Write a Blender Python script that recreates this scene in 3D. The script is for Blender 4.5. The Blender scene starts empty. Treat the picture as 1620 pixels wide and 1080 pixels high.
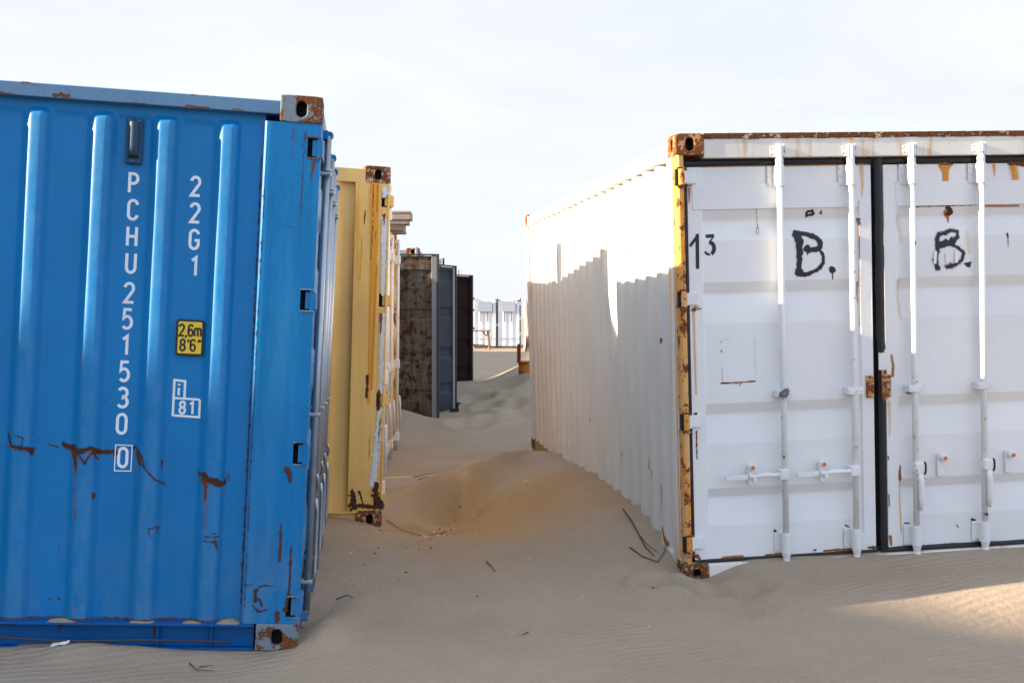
import bpy, bmesh, math, random
from mathutils import Vector, Matrix, Euler, noise as mn
R = math.radians
random.seed(7)
S = bpy.context.scene
COL = S.collection

# ------------------------------------------------------------------ helpers
def sm(a, b, x):
    if a == b: return 1.0 if x >= b else 0.0
    t = min(1, max(0, (x - a) / (b - a)))
    return t * t * (3 - 2 * t)

def lerp_tab(tab, x):
    if x <= tab[0][0]: return tab[0][1]
    for (x0, y0), (x1, y1) in zip(tab, tab[1:]):
        if x <= x1: return y0 + (y1 - y0) * (x - x0) / (x1 - x0)
    return tab[-1][1]

def tag(o, label=None, cat=None, group=None, kind=None):
    if label: o['label'] = label
    if cat: o['category'] = cat
    if group: o['group'] = group
    if kind: o['kind'] = kind
    return o

def empty(name, loc, rot=(0, 0, 0)):
    o = bpy.data.objects.new(name, None)
    o.empty_display_size = .2
    o.location = loc; o.rotation_euler = rot
    COL.objects.link(o)
    return o

class MB:
    def __init__(s): s.v = []; s.f = []
    def add(s, vs, fs):
        b = len(s.v); s.v += [tuple(p) for p in vs]; s.f += [tuple(i + b for i in q) for q in fs]
    def box(s, x0, x1, y0, y1, z0, z1):
        s.add([(x0, y0, z0), (x1, y0, z0), (x1, y1, z0), (x0, y1, z0), (x0, y0, z1), (x1, y0, z1), (x1, y1, z1), (x0, y1, z1)],
              [(0, 3, 2, 1), (4, 5, 6, 7), (0, 1, 5, 4), (1, 2, 6, 5), (2, 3, 7, 6), (3, 0, 4, 7)])
        return s
    def obox(s, c, ax, ay, az, hx, hy, hz):
        c = Vector(c); ax, ay, az = (Vector(a).normalized() for a in (ax, ay, az))
        vs = [c + ax * hx * i + ay * hy * j + az * hz * k for k in (-1, 1) for i, j in ((-1, -1), (1, -1), (1, 1), (-1, 1))]
        s.add(vs, [(0, 3, 2, 1), (4, 5, 6, 7), (0, 1, 5, 4), (1, 2, 6, 5), (2, 3, 7, 6), (3, 0, 4, 7)])
        return s
    def tube(s, pts, r, n=10, cap=True):
        pts = [Vector(p) for p in pts]
        rs = r if isinstance(r, (list, tuple)) else [r] * len(pts)
        rings = []
        up = None
        for i, p in enumerate(pts):
            d = (pts[min(i + 1, len(pts) - 1)] - pts[max(i - 1, 0)]).normalized()
            if up is None:
                up = Vector((0, 0, 1)) if abs(d.z) < .9 else Vector((1, 0, 0))
            a = d.cross(up).normalized(); b = a.cross(d).normalized()
            up = b
            rings.append([p + (a * math.cos(2 * math.pi * k / n) + b * math.sin(2 * math.pi * k / n)) * rs[i] for k in range(n)])
        vs = [v for q in rings for v in q]; fs = []
        for i in range(len(pts) - 1):
            for k in range(n):
                k2 = (k + 1) % n
                fs.append((i * n + k, i * n + k2, (i + 1) * n + k2, (i + 1) * n + k))
        if cap:
            fs.append(tuple(range(n))[::-1]); fs.append(tuple(range((len(pts) - 1) * n, len(pts) * n)))
        s.add(vs, fs); return s
    def grid(s, nu, nv, fn, flip=False):
        vs = [fn(i, j) for j in range(nv) for i in range(nu)]
        fs = []
        for j in range(nv - 1):
            for i in range(nu - 1):
                q = (j * nu + i, j * nu + i + 1, (j + 1) * nu + i + 1, (j + 1) * nu + i)
                fs.append(q[::-1] if flip else q)
        s.add(vs, fs); return s
    def plate_hole(s, o, u, v, w, h, hw, hh, t, n=28):
        """plate w x h centred on o, outward normal u x v, oval hole hw x hh, thickness t"""
        o, u, v = Vector(o), Vector(u), Vector(v); nn = u.cross(v).normalized()
        out, inn = [], []
        for k in range(n):
            a = 2 * math.pi * (k + .5) / n
            c, q = math.cos(a), math.sin(a)
            m = min(w / 2 / max(1e-6, abs(c)), h / 2 / max(1e-6, abs(q)))
            out.append((c * m, q * m))
            r = min(hw, hh) / 2
            if hh >= hw: inn.append((c * r, q * r + math.copysign((hh - hw) / 2, q)))
            else: inn.append((c * r + math.copysign((hw - hh) / 2, c), q * r))
        vs = []
        for lst, dep in ((out, 0), (inn, .004), (inn, t), (out, t)):
            for a, b in lst: vs.append(o + u * a + v * b - nn * (dep if dep != .004 else 0))
        fs = []
        for ring in range(3):
            for k in range(n):
                k2 = (k + 1) % n
                fs.append((ring * n + k, ring * n + k2, (ring + 1) * n + k2, (ring + 1) * n + k))
        for k in range(n):
            k2 = (k + 1) % n
            fs.append((3 * n + k, 3 * n + k2, k2, k))
        s.add(vs, fs); return s
    def ribbon(s, pts, w, mp, t, closed=False):
        P = [Vector((a, b)) for a, b in pts]; n = len(P)
        L, Rr = [], []
        for i in range(n):
            if closed: a, b = P[(i - 1) % n], P[(i + 1) % n]
            else: a, b = P[max(0, i - 1)], P[min(n - 1, i + 1)]
            d1 = (P[i] - a).normalized() if (P[i] - a).length > 1e-9 else (b - P[i]).normalized()
            d2 = (b - P[i]).normalized() if (b - P[i]).length > 1e-9 else d1
            n1 = Vector((-d1.y, d1.x)); n2 = Vector((-d2.y, d2.x))
            m = (n1 + n2)
            m = m.normalized() if m.length > 1e-6 else n1
            k = 1 / max(.45, m.dot(n1))
            L.append(P[i] + m * w / 2 * k); Rr.append(P[i] - m * w / 2 * k)
        vs = []
        for i in range(n):
            vs += [mp(L[i].x, L[i].y, t), mp(Rr[i].x, Rr[i].y, t), mp(L[i].x, L[i].y, -.001), mp(Rr[i].x, Rr[i].y, -.001)]
        fs = []
        rng = range(n) if closed else range(n - 1)
        for i in rng:
            a, b = 4 * i, 4 * ((i + 1) % n)
            fs += [(a, a + 1, b + 1, b), (a + 2, a, b, b + 2), (a + 1, a + 3, b + 3, b + 1)]
        if not closed:
            e = 4 * (n - 1)
            fs += [(0, 2, 3, 1), (e, e + 1, e + 3, e + 2)]
        s.add(vs, fs); return s
    def build(s, name, mat, parent=None, bevel=0, smooth=False, auto=None):
        me = bpy.data.meshes.new(name)
        me.from_pydata(s.v, [], s.f); me.update()
        bm = bmesh.new(); bm.from_mesh(me)
        bmesh.ops.recalc_face_normals(bm, faces=bm.faces)
        bm.to_mesh(me); bm.free()
        if mat: me.materials.append(mat)
        if smooth:
            for p in me.polygons: p.use_smooth = True
        o = bpy.data.objects.new(name, me); COL.objects.link(o)
        if parent: o.parent = parent
        if bevel:
            b = o.modifiers.new('b', 'BEVEL'); b.width = bevel; b.segments = 2; b.limit_method = 'ANGLE'; b.angle_limit = R(40)
        return o

# ------------------------------------------------------------------ node helpers
class NT:
    def __init__(s, name):
        s.m = bpy.data.materials.new(name); s.m.use_nodes = True
        s.t = s.m.node_tree; s.t.nodes.clear()
        s.out = s.t.nodes.new('ShaderNodeOutputMaterial')
    def n(s, ty, **kw):
        q = s.t.nodes.new(ty)
        for k, v in kw.items(): setattr(q, k, v)
        return q
    def lk(s, a, b): s.t.links.new(a, b)
    def setin(s, sock, v):
        if hasattr(v, 'is_output'): s.lk(v, sock)
        else: sock.default_value = v
    def math(s, op, a, b=0.0, clamp=False):
        q = s.n('ShaderNodeMath', operation=op); q.use_clamp = clamp
        s.setin(q.inputs[0], a); s.setin(q.inputs[1], b); return q.outputs[0]
    def mix(s, f, a, b, blend='MIX'):
        q = s.n('ShaderNodeMix', data_type='RGBA', blend_type=blend)
        s.setin(q.inputs[0], f)
        for sock, v in ((q.inputs[6], a), (q.inputs[7], b)):
            if isinstance(v, tuple): v = (v[0], v[1], v[2], 1)
            s.setin(sock, v)
        return q.outputs[2]
    def coord(s, seed=0, kind='Object', sc=(1, 1, 1)):
        c = s.n('ShaderNodeTexCoord'); m = s.n('ShaderNodeMapping')
        s.lk(c.outputs[kind], m.inputs[0])
        m.inputs['Location'].default_value = (seed * 3.17, seed * 1.71, seed * 2.33); m.inputs['Scale'].default_value = sc
        return m.outputs[0]
    def noise(s, vec, scale=5, detail=4, rough=.6, dist=0):
        q = s.n('ShaderNodeTexNoise'); s.lk(vec, q.inputs['Vector'])
        q.inputs['Scale'].default_value = scale; q.inputs['Detail'].default_value = detail
        q.inputs['Roughness'].default_value = rough; q.inputs['Distortion'].default_value = dist
        return q.outputs[0]
    def step(s, v, a, b):
        q = s.n('ShaderNodeMapRange', interpolation_type='SMOOTHSTEP')
        s.setin(q.inputs[0], v); s.setin(q.inputs[1], a); s.setin(q.inputs[2], b)
        return q.outputs[0]
    def ramp(s, f, stops):
        q = s.n('ShaderNodeValToRGB'); s.lk(f, q.inputs[0]); e = q.color_ramp.elements
        while len(e) < len(stops): e.new(.5)
        for el, (p, c) in zip(e, stops): el.position = p; el.color = (*c, 1)
        return q.outputs[0]
    def bump(s, h, strength=.3, dist=.01):
        q = s.n('ShaderNodeBump'); s.lk(h, q.inputs['Height'])
        q.inputs['Strength'].default_value = strength; q.inputs['Distance'].default_value = dist
        return q.outputs[0]
    def bsdf(s, col, rough=.5, normal=None, metal=0.0, spec=.5, alpha=None):
        q = s.n('ShaderNodeBsdfPrincipled')
        if isinstance(col, tuple): col = (*col, 1)
        s.setin(q.inputs['Base Color'], col); s.setin(q.inputs['Roughness'], rough); s.setin(q.inputs['Metallic'], metal)
        q.inputs['Specular IOR Level'].default_value = spec
        if normal: s.lk(normal, q.inputs['Normal'])
        if alpha is not None: s.setin(q.inputs['Alpha'], alpha)
        s.lk(q.outputs[0], s.out.inputs[0]); return s.m

RUST = [(.25, (.028, .012, .008)), (.45, (.085, .030, .014)), (.6, (.22, .075, .022)), (.78, (.46, .19, .045))]

def paint(name, col, rough=.42, rust=.1, rscale=5, stain=.1, grime=.25, seed=0, spec=.5, streak=.5, staincol=(.50, .22, .05), fade=None, bumpd=.006, rusttone=0.0, dust=0.0, chalk=0.0, crest=0.0):
    k = NT(name); c = k.coord(seed); cs = k.coord(seed + 5, sc=(1, 1, .09))
    n1 = k.noise(c, 1.3, 5); n2 = k.noise(cs, 9, 4, .65); n3 = k.noise(c, rscale, 9, .68); n4 = k.noise(c, rscale * 7, 4, .6)
    base = k.mix(k.step(n1, .35, .7), col, tuple(x * (1 - grime * .55) for x in col))
    if fade: base = k.mix(k.math('MULTIPLY', k.step(n2, .45, .75), .6), base, fade)
    base = k.mix(k.math('MULTIPLY', k.step(n2, .55, .8), streak * .6), base, tuple(x * .62 + y * .1 for x, y in zip(col, (.25, .2, .14))))
    if chalk:
        n6 = k.noise(k.coord(seed + 2, sc=(1, 1, .35)), 3.2, 7, .72)
        base = k.mix(k.math('MULTIPLY', k.step(n6, .50, .78), chalk), base, tuple(.75 * x + y for x, y in zip(col, (.015, .055, .075))))
        n7 = k.noise(k.coord(seed + 9, sc=(2.5, 2.5, .05)), 30, 3, .7)
        base = k.mix(k.math('MULTIPLY', k.step(n7, .62, .74), chalk * .8), base, tuple(x * .5 for x in col))
    if crest:      # paler ribs: sunlit highlight put into the colour, with some rubbed chalky paint
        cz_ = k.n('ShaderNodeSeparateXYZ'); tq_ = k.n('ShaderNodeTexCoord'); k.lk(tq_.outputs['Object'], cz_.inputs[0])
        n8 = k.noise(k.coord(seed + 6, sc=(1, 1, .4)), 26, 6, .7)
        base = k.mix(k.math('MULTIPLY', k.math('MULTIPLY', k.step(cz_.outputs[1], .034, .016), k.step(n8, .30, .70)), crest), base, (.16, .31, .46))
    if dust:
        z = k.n('ShaderNodeSeparateXYZ'); tc_ = k.n('ShaderNodeTexCoord'); k.lk(tc_.outputs['Object'], z.inputs[0])
        dm = k.math('MULTIPLY', k.step(z.outputs[2], .75, .08), k.step(k.noise(k.coord(seed + 4, sc=(1, 1, .5)), 6, 7, .7), .38, .72))
        base = k.mix(k.math('MULTIPLY', dm, dust), base, (.30, .245, .185))
    # rusty run-off, stretched downwards
    n5 = k.noise(cs, rscale * 1.3, 6, .7)
    base = k.mix(k.math('MULTIPLY', k.step(n5, .70 - stain * .45, .86 - stain * .45), .75), base, staincol)
    mask = k.step(k.math('ADD', n3, k.math('MULTIPLY', k.math('SUBTRACT', n4, .5), .22)), .755 - rust * .5, .785 - rust * .5)
    rc = k.ramp(k.math('ADD', k.math('MULTIPLY', n4, .6), k.math('ADD', k.math('MULTIPLY', n3, .4), rusttone)), RUST)
    colr = k.mix(mask, base, rc)
    rg = k.math('ADD', k.math('MULTIPLY', mask, .42), k.math('ADD', rough - .08, k.math('MULTIPLY', n1, .16)))
    nb = k.bump(k.math('ADD', k.math('MULTIPLY', n4, .18), k.math('ADD', k.math('MULTIPLY', mask, -.35), k.math('MULTIPLY', n1, 1.2))), .55, bumpd)
    return k.bsdf(colr, rg, nb, 0, spec)

def plain(name, col, rough=.5, var=.3, scale=12, metal=0, seed=0, bump=.3):
    k = NT(name); c = k.coord(seed); n1 = k.noise(c, scale, 6); n2 = k.noise(c, scale * 8, 3)
    cc = k.mix(n1, tuple(x * (1 - var) for x in col), tuple(min(1, x * (1 + var * .6)) for x in col))
    return k.bsdf(cc, rough, k.bump(n2, bump, .003), metal)

def wood(name, col, seed=0, axis='x'):
    k = NT(name); sc = {'x': (1, 14, 14), 'z': (14, 14, 1)}[axis]
    c = k.coord(seed, sc=sc); c2 = k.coord(seed)
    n1 = k.noise(c, 6, 6, .7, .6); n2 = k.noise(c2, 3, 4)
    cc = k.mix(k.step(n1, .3, .75), tuple(x * .5 for x in col), col)
    cc = k.mix(k.step(n2, .4, .7), cc, k.mix(.5, cc, (.30, .26, .22)))
    return k.bsdf(cc, .85, k.bump(n1, .5, .006), 0, .2)

def decal_mat(name, kind):
    k = NT(name)
    a = k.n('ShaderNodeAttribute', attribute_name='cov').outputs['Fac']
    t = k.n('ShaderNodeAttribute', attribute_name='tone').outputs['Fac']
    c = k.coord(2)
    if kind == 'spray':
        n = k.noise(c, 420, 2, .5); n2 = k.noise(c, 40, 4)
        al = k.step(k.math('ADD', a, k.math('MULTIPLY', k.math('SUBTRACT', n, .5), .75)), .24, .74)
        return k.bsdf(k.mix(n2, (.012, .012, .015), (.028, .026, .032)), .55, None, 0, .4, al)
    n = k.noise(c, 55, 9, .78); cs = k.coord(4, sc=(1, 1, .12)); ns = k.noise(cs, 60, 5, .7)
    al = k.step(k.math('ADD', k.math('MULTIPLY', a, 1.15), k.math('MULTIPLY', k.math('SUBTRACT', k.math('ADD', k.math('MULTIPLY', n, .5), k.math('MULTIPLY', ns, .5)), .5), 1.8)), .24, .76)
    al = k.math('MULTIPLY', al, k.step(a, .03, .3))
    soft = k.math('MULTIPLY', k.math('MULTIPLY', k.step(a, .02, 1.0), k.math('ADD', .42, k.math('MULTIPLY', k.math('ADD', k.math('MULTIPLY', n, .4), k.math('MULTIPLY', ns, .6)), 1.15))), .95, True)
    q = k.step(t, .50, .66)
    al = k.math('ADD', k.math('MULTIPLY', al, k.math('SUBTRACT', 1.0, q)), k.math('MULTIPLY', soft, q))
    col = k.ramp(k.math('ADD', t, k.math('MULTIPLY', k.math('SUBTRACT', n, .5), .36)),
                 [(0, (.022, .009, .006)), (.3, (.09, .030, .012)), (.55, (.30, .090, .014)), (.78, (.80, .32, .018)), (1, (.76, .50, .18))])
    return k.bsdf(col, .75, k.bump(n, .4, .004), 0, .3, al)

# ------------------------------------------------------------------ decals that follow a surface
def seg_dist(p, a, b):
    ax, ay = a; bx, by = b; px, py = p
    dx, dy = bx - ax, by - ay; L = dx * dx + dy * dy
    t = 0 if L == 0 else max(0, min(1, ((px - ax) * dx + (py - ay) * dy) / L))
    return math.hypot(px - ax - t * dx, py - ay - t * dy), t

def decal(name, mat, parent, mp, strokes, res=.005, jit=.35, fat=1.0):
    """strokes: (pts, r0, r1, soft 0..1, strength, tone); one sheet lying on the surface given by mp(u, v)"""
    g = {}
    for si, (pts, r0, r1, soft, st, tone) in enumerate(strokes):
        r0, r1 = r0 * fat, r1 * fat
        us = [p[0] for p in pts]; vs = [p[1] for p in pts]; m = max(r0, r1) * 1.5
        n = max(1, len(pts) - 1)
        segs = list(zip(pts, pts[1:])) or [(pts[0], pts[0])]
        for i in range(int((min(us) - m) / res), int((max(us) + m) / res) + 1):
            for j in range(int((min(vs) - m) / res), int((max(vs) + m) / res) + 1):
                p = (i * res, j * res); best = 9
                for q, (a, b) in enumerate(segs):
                    d, t = seg_dist(p, a, b)
                    r = r0 + (r1 - r0) * (q + t) / n
                    best = min(best, d / max(1e-5, r))
                best *= 1 + (jit * 1.5 if tone < .5 else jit * .3) * mn.noise(Vector((p[0] * 45, p[1] * 45, si * 3.1))) * 1.6
                c = st * (1 - sm(1 - soft, 1.12, best))
                if c > .02 and c > g.get((i, j), (0, 0))[0]: g[(i, j)] = (c, tone)
    idx = {}; V = []; F = []; A = []; T = []
    def vid(k):
        if k not in idx:
            idx[k] = len(V); V.append(mp(k[0] * res, k[1] * res)); c, t = g.get(k, (0, .5)); A.append(c); T.append(t)
        return idx[k]
    for (i, j) in list(g):
        for a, b in ((i, j), (i - 1, j), (i, j - 1), (i - 1, j - 1)):
            g.setdefault(('f', a, b), 1)
    for k in [k for k in g if k[0] == 'f']:
        _, i, j = k
        F.append((vid((i, j)), vid((i + 1, j)), vid((i + 1, j + 1)), vid((i, j + 1))))
    if parent.type == 'MESH' and not name.startswith('graffiti'):     # stains belong to the part they lie on
        me = parent.data
        if mat.name not in [m.name for m in me.materials]: me.materials.append(mat)
        mi = [m.name for m in me.materials].index(mat.name)
        bm = bmesh.new(); bm.from_mesh(me)
        lc = bm.verts.layers.float.get('cov') or bm.verts.layers.float.new('cov'); lt_ = bm.verts.layers.float.get('tone') or bm.verts.layers.float.new('tone')
        vs = []
        for p, c, t in zip(V, A, T):
            q = bm.verts.new(p); q[lc] = c; q[lt_] = t; vs.append(q)
        for f in F:
            q = bm.faces.new([vs[k_] for k_ in f]); q.material_index = mi; q.smooth = True
        bm.to_mesh(me); bm.free(); return parent
    me = bpy.data.meshes.new(name); me.from_pydata(V, [], F); me.update()
    at = me.attributes.new('cov', 'FLOAT', 'POINT'); at.data.foreach_set('value', A)
    at = me.attributes.new('tone', 'FLOAT', 'POINT'); at.data.foreach_set('value', T)
    me.materials.append(mat)
    o = bpy.data.objects.new(name, me); COL.objects.link(o); o.parent = parent
    return o

# ------------------------------------------------------------------ stroke lettering
def arc(cx, cy, rx, ry, a0, a1, n=12):
    return [(cx + rx * math.cos(R(a0 + (a1 - a0) * i / n)), cy + ry * math.sin(R(a0 + (a1 - a0) * i / n))) for i in range(n + 1)]
GL = {
 'P': [[(0, 0), (0, 1), (.2, 1)] + arc(.2, .74, .27, .26, 90, -90) + [(.05, .48)]],
 'C': [arc(.25, .75, .25, .25, 5, 180) + arc(.25, .25, .25, .25, 180, 355)],
 'H': [[(0, 0), (0, 1)], [(.5, 0), (.5, 1)], [(.03, .5), (.47, .5)]],
 'U': [[(0, 1), (0, .27)] + arc(.25, .27, .25, .27, 180, 360)[1:] + [(.5, 1)]],
 '2': [arc(.25, .74, .25, .26, 170, -25) + [(0.02, .0), (.53, 0)]],
 '5': [[(.47, 1), (.07, 1), (.03, .54)] + arc(.22, .32, .27, .32, 115, -140)],
 '1': [[(.06, .8), (.3, .98), (.3, 0)]],
 '3': [arc(.22, .755, .25, .245, 150, -80) + arc(.22, .27, .28, .27, 80, -150)],
 '0': [arc(.25, .74, .25, .26, 0, 180) + arc(.25, .26, .25, .26, 180, 360) + [(.5, .74)]],
 'G': [arc(.25, .75, .25, .25, 10, 180) + arc(.25, .25, .25, .25, 180, 360) + [(.5, .46), (.27, .46)]],
 '6': [arc(.25, .72, .24, .28, 25, 180) + [(.01, .3)] + arc(.25, .29, .25, .29, 180, 540, 20)],
 '8': [arc(.25, .755, .22, .245, 0, 360, 20), arc(.25, .265, .25, .265, 90, 450, 20)],
 'm': [[(0, 0), (0, .7)], arc(.17, .5, .17, .2, 160, 0, 8) + [(.34, 0)], arc(.51, .5, .17, .2, 170, 0, 8) + [(.68, 0)]],
 ',': [[(.08, .08), (.02, -.16)]],
 "'": [[(.1, 1.02), (.05, .76)]],
 '"': [[(.08, 1.02), (.03, .78)], [(.26, 1.02), (.21, .78)]],
 'i': [[(.12, .0), (.12, .62)], [(.12, .82), (.12, .98)]],
}
def write(mb, txt, u, v, h, sw, mp, wx=.9, adv=None, vertical=0, t0=.0012):
    """u,v = lower-left of first glyph; h height; sw stroke; vertical>0: step down"""
    k = 0
    for ch in txt:
        if ch != ' ':
            for st in GL[ch]:
                k += 1
                mb.ribbon([(u + a * h * wx, v + b * h) for a, b in st], sw, mp, t0 + .00025 * (k % 4))
        if vertical: v -= vertical
        else: u += (adv or .72) * h * wx if ch not in ",'" else .3 * h * wx
    return mb

# ------------------------------------------------------------------ materials
M = {}
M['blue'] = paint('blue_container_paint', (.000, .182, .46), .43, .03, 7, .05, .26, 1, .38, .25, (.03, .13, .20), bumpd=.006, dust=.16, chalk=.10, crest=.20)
M['blue_post'] = paint('blue_post_paint', (.001, .172, .43), .36, .07, 6, .10, .30, 2, .22, .35, (.07, .15, .17), fade=(.03, .23, .48), bumpd=.006, dust=.3, chalk=.22)
M['blue_rail'] = paint('blue_rail_paint', (.085, .20, .34), .5, .12, 9, .05, .3, 3, .5, .3, (.10, .08, .05))
M['blue_low'] = paint('blue_sill_paint', (.000, .095, .31), .42, .14, 6, .10, .4, 4, .25, .4, (.10, .07, .05))
M['cast_blue'] = paint('corner_casting_blue_rust', (.19, .25, .28), .6, .50, 16, .3, .4, 5, .4, .5, bumpd=.01)
M['galv'] = plain('galvanised_steel', (.42, .45, .48), .38, .25, 20, .75)
M['bluedark'] = paint('blue_vent_paint', (.003, .045, .095), .55, 0, 6, 0, .2, 6)
M['black'] = plain('black_rubber', (.012, .012, .013), .55, .4, 30)
M['void'] = plain('dark_cavity', (.008, .007, .006), .9, .3, 20)  # near-black fill for slots and holes, in place of their shade
M['gasket'] = paint('worn_black_gasket', (.013, .013, .016), .45, .02, 18, .0, .3, 7, .4, .3, (.3, .28, .25))
M['white_letter'] = paint('white_lettering', (.80, .82, .84), .5, .0, 8, .02, .15, 8)
M['sign_yellow'] = plain('sign_yellow', (.82, .55, .02), .45, .08, 30)
M['sign_black'] = plain('sign_black', (.012, .012, .014), .5, .2, 30)
M['yellow'] = paint('yellow_container_paint', (.80, .50, .16), .5, .06, 7, .16, .3, 9, .4, .5, (.56, .27, .05))
M['yellow_post'] = paint('yellow_post_paint', (.80, .49, .14), .5, .09, 8, .34, .3, 10, .4, .6, (.68, .28, .02))
M['cast_rust'] = paint('rusted_corner_casting', (.50, .36, .26), .7, .62, 30, .6, .4, 11, .3, .5, bumpd=.012)
M['cast_orange'] = paint('orange_rust_casting', (.66, .40, .20), .7, .64, 15, .60, .4, 12, .3, .5, (.66, .30, .07), bumpd=.012, rusttone=.06)
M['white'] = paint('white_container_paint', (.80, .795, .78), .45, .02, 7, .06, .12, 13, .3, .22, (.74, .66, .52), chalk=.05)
M['white_side'] = paint('shaded_white_paint', (.71, .67, .60), .5, .04, 6, .16, .18, 14, .4, .25, (.70, .55, .36))  # same white paint, darkened and warmed for the shade on the long side
M['white_worn'] = paint('white_worn_hardware', (.78, .78, .765), .5, .25, 26, .10, .15, 15, .4, .25, (.6, .45, .25), rusttone=-.12)
M['white_rusty'] = paint('white_rusty_frame', (.79, .75, .67), .5, .16, 9, .42, .2, 16, .4, .5, (.64, .33, .07))
M['orange_post'] = paint('orange_rusted_post', (.70, .37, .11), .6, .43, 11, .62, .3, 17, .4, .6, (.70, .23, .010), fade=(.78, .66, .48), rusttone=.0)
M['rust_edge'] = paint('rusted_top_edge', (.60, .45, .33), .75, .74, 24, .5, .4, 18, .3, .5, bumpd=.012)
M['rusty_plate'] = paint('rusty_latch_plate', (.62, .40, .22), .65, .60, 30, .55, .3, 19, .3, .4, (.62, .26, .03), rusttone=.05)
M['rustplate'] = paint('red_brown_steel', (.24, .045, .022), .75, .3, 10, .2, .3, 31, .2)
M['olive'] = paint('olive_yellow_rail', (.36, .28, .05), .6, .10, 9, .2, .4, 20)
M['rusty_door'] = paint('shaded_rusty_door', (.15, .128, .098), .75, .46, 10, .62, .5, 21, .15, .8, (.09, .055, .030), rusttone=-.16)  # rusted door with its shade put into a darker base
M['grey_door'] = paint('shaded_grey_door', (.035, .048, .060), .65, .18, 6, .12, .4, 22, .15, .5, (.22, .15, .09))  # blue-grey door, darkened in colour to carry its shade
M['grey_frame'] = paint('grey_door_frame', (.24, .24, .235), .5, .10, 9, .15, .3, 23)
M['red'] = paint('shaded_red_paint', (.014, .003, .003), .8, .12, 6, .1, .4, 24, .15, .5, (.05, .015, .01))  # near-black red: the deep shade at the far end put into the colour
M['darkgreen'] = paint('dark_edge_paint', (.035, .045, .045), .5, .12, 9, .1, .4, 25)
M['greycont'] = paint('grey_container_paint', (.33, .35, .36), .55, .12, 6, .15, .4, 26)
M['rust'] = paint('rust_with_sunlight', (.66, .19, .035), .8, .28, 10, .4, .4, 27, .2, .4, bumpd=.01)  # rust brightened towards orange, sunlight on the bracket put into the colour
M['farwhite'] = paint('far_white_paint', (.80, .81, .84), .45, .02, 5, .05, .15, 28)
M['farpanel'] = paint('far_grey_panel', (.34, .38, .44), .5, .0, 5, .0, .15, 29)  # board grey darkened to carry the shade on the upper doors
M['wood_grey'] = wood('weathered_timber', (.36, .31, .28), 3)
M['wood_brown'] = wood('brown_timber', (.42, .20, .08), 5)
M['wood_dead'] = wood('bleached_dead_wood', (.62, .52, .40), 7, 'z')
M['wood_dark'] = plain('dark_twig', (.075, .05, .035), .9, .5, 40)
M['chip'] = plain('shell_chip', (.62, .56, .48), .7, .4, 60)
M['cable'] = plain('dark_cable', (.03, .035, .04), .6, .3, 30)
M['plastic'] = plain('white_plastic', (.75, .76, .78), .4, .1, 30)
M['galv_wire'] = plain('grey_wire', (.22, .21, .18), .5, .3, 60, .5)
M['spray'] = decal_mat('black_spray_paint', 'spray')
M['stain'] = decal_mat('rust_stain', 'rust')

def sand_material():
    k = NT('dune_sand'); c = k.coord(0, 'Object')
    n1 = k.noise(c, .8, 5); n2 = k.noise(c, 150, 4, .8); n3 = k.noise(c, 7, 6, .65); n5 = k.noise(c, 60, 4, .7)
    col = k.mix(k.step(n1, .3, .7), (.365, .282, .202), (.418, .332, .246))
    col = k.mix(k.math('MULTIPLY', k.step(n3, .55, .75), .35), col, (.310, .230, .152))
    col = k.mix(k.math('MULTIPLY', k.step(n2, .35, .75), .55), col, (.165, .115, .068))
    col = k.mix(k.math('MULTIPLY', k.step(n2, .66, .82), .6), col, (.68, .58, .45))
    # ochre tint in the passage hollow: warm bounced light put into the sand colour
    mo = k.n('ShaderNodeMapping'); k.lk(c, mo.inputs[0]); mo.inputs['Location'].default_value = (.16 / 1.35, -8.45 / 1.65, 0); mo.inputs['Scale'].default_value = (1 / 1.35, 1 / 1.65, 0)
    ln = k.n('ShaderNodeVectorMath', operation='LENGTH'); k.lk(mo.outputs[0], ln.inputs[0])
    bounce_tint = k.step(k.math('ADD', ln.outputs['Value'], k.math('MULTIPLY', k.math('SUBTRACT', k.noise(c, 2.2, 6, .6), .5), .9)), 1.15, .15)
    col = k.mix(k.math('MULTIPLY', bounce_tint, .86), col, k.mix(n2, (.30, .165, .065), (.46, .275, .12)))
    # wind ripples
    w = k.n('ShaderNodeTexWave', wave_type='BANDS', bands_direction='Y', wave_profile='SIN')
    m = k.n('ShaderNodeMapping'); k.lk(c, m.inputs[0]); m.inputs['Rotation'].default_value = (0, 0, R(-24))
    k.lk(m.outputs[0], w.inputs[0])
    w.inputs['Scale'].default_value = 5.2; w.inputs['Distortion'].default_value = 5.5; w.inputs['Detail'].default_value = 3; w.inputs['Detail Scale'].default_value = .55
    rm = k.step(k.noise(c, .55, 2), .42, .62)
    h = k.math('MULTIPLY', w.outputs['Fac'], k.math('MULTIPLY', rm, .0055))
    h = k.math('ADD', h, k.math('MULTIPLY', n3, .020))
    h = k.math('ADD', h, k.math('MULTIPLY', k.noise(c, 24, 5, .7), .009))
    h = k.math('ADD', h, k.math('MULTIPLY', n5, .0035))
    h = k.math('ADD', h, k.math('MULTIPLY', n2, .0026))
    b = k.n('ShaderNodeBump'); k.lk(h, b.inputs['Height']); b.inputs['Strength'].default_value = .8; b.inputs['Distance'].default_value = 1
    return k.bsdf(col, .95, b.outputs[0], 0, .12)
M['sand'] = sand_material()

# ------------------------------------------------------------------ placements (metres; container bases about z = 0)
W_LOC, W_ROT = (1.0052, 6.3744, -.0012), (.0126, -.0299, .1293)
B_LOC, B_ROT = (-1.0032, 5.1339, -.0068), (-.0304, .0489, .1339)
WM = Matrix.Translation(W_LOC) @ Euler(W_ROT).to_matrix().to_4x4(); WI = WM.inverted()

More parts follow.
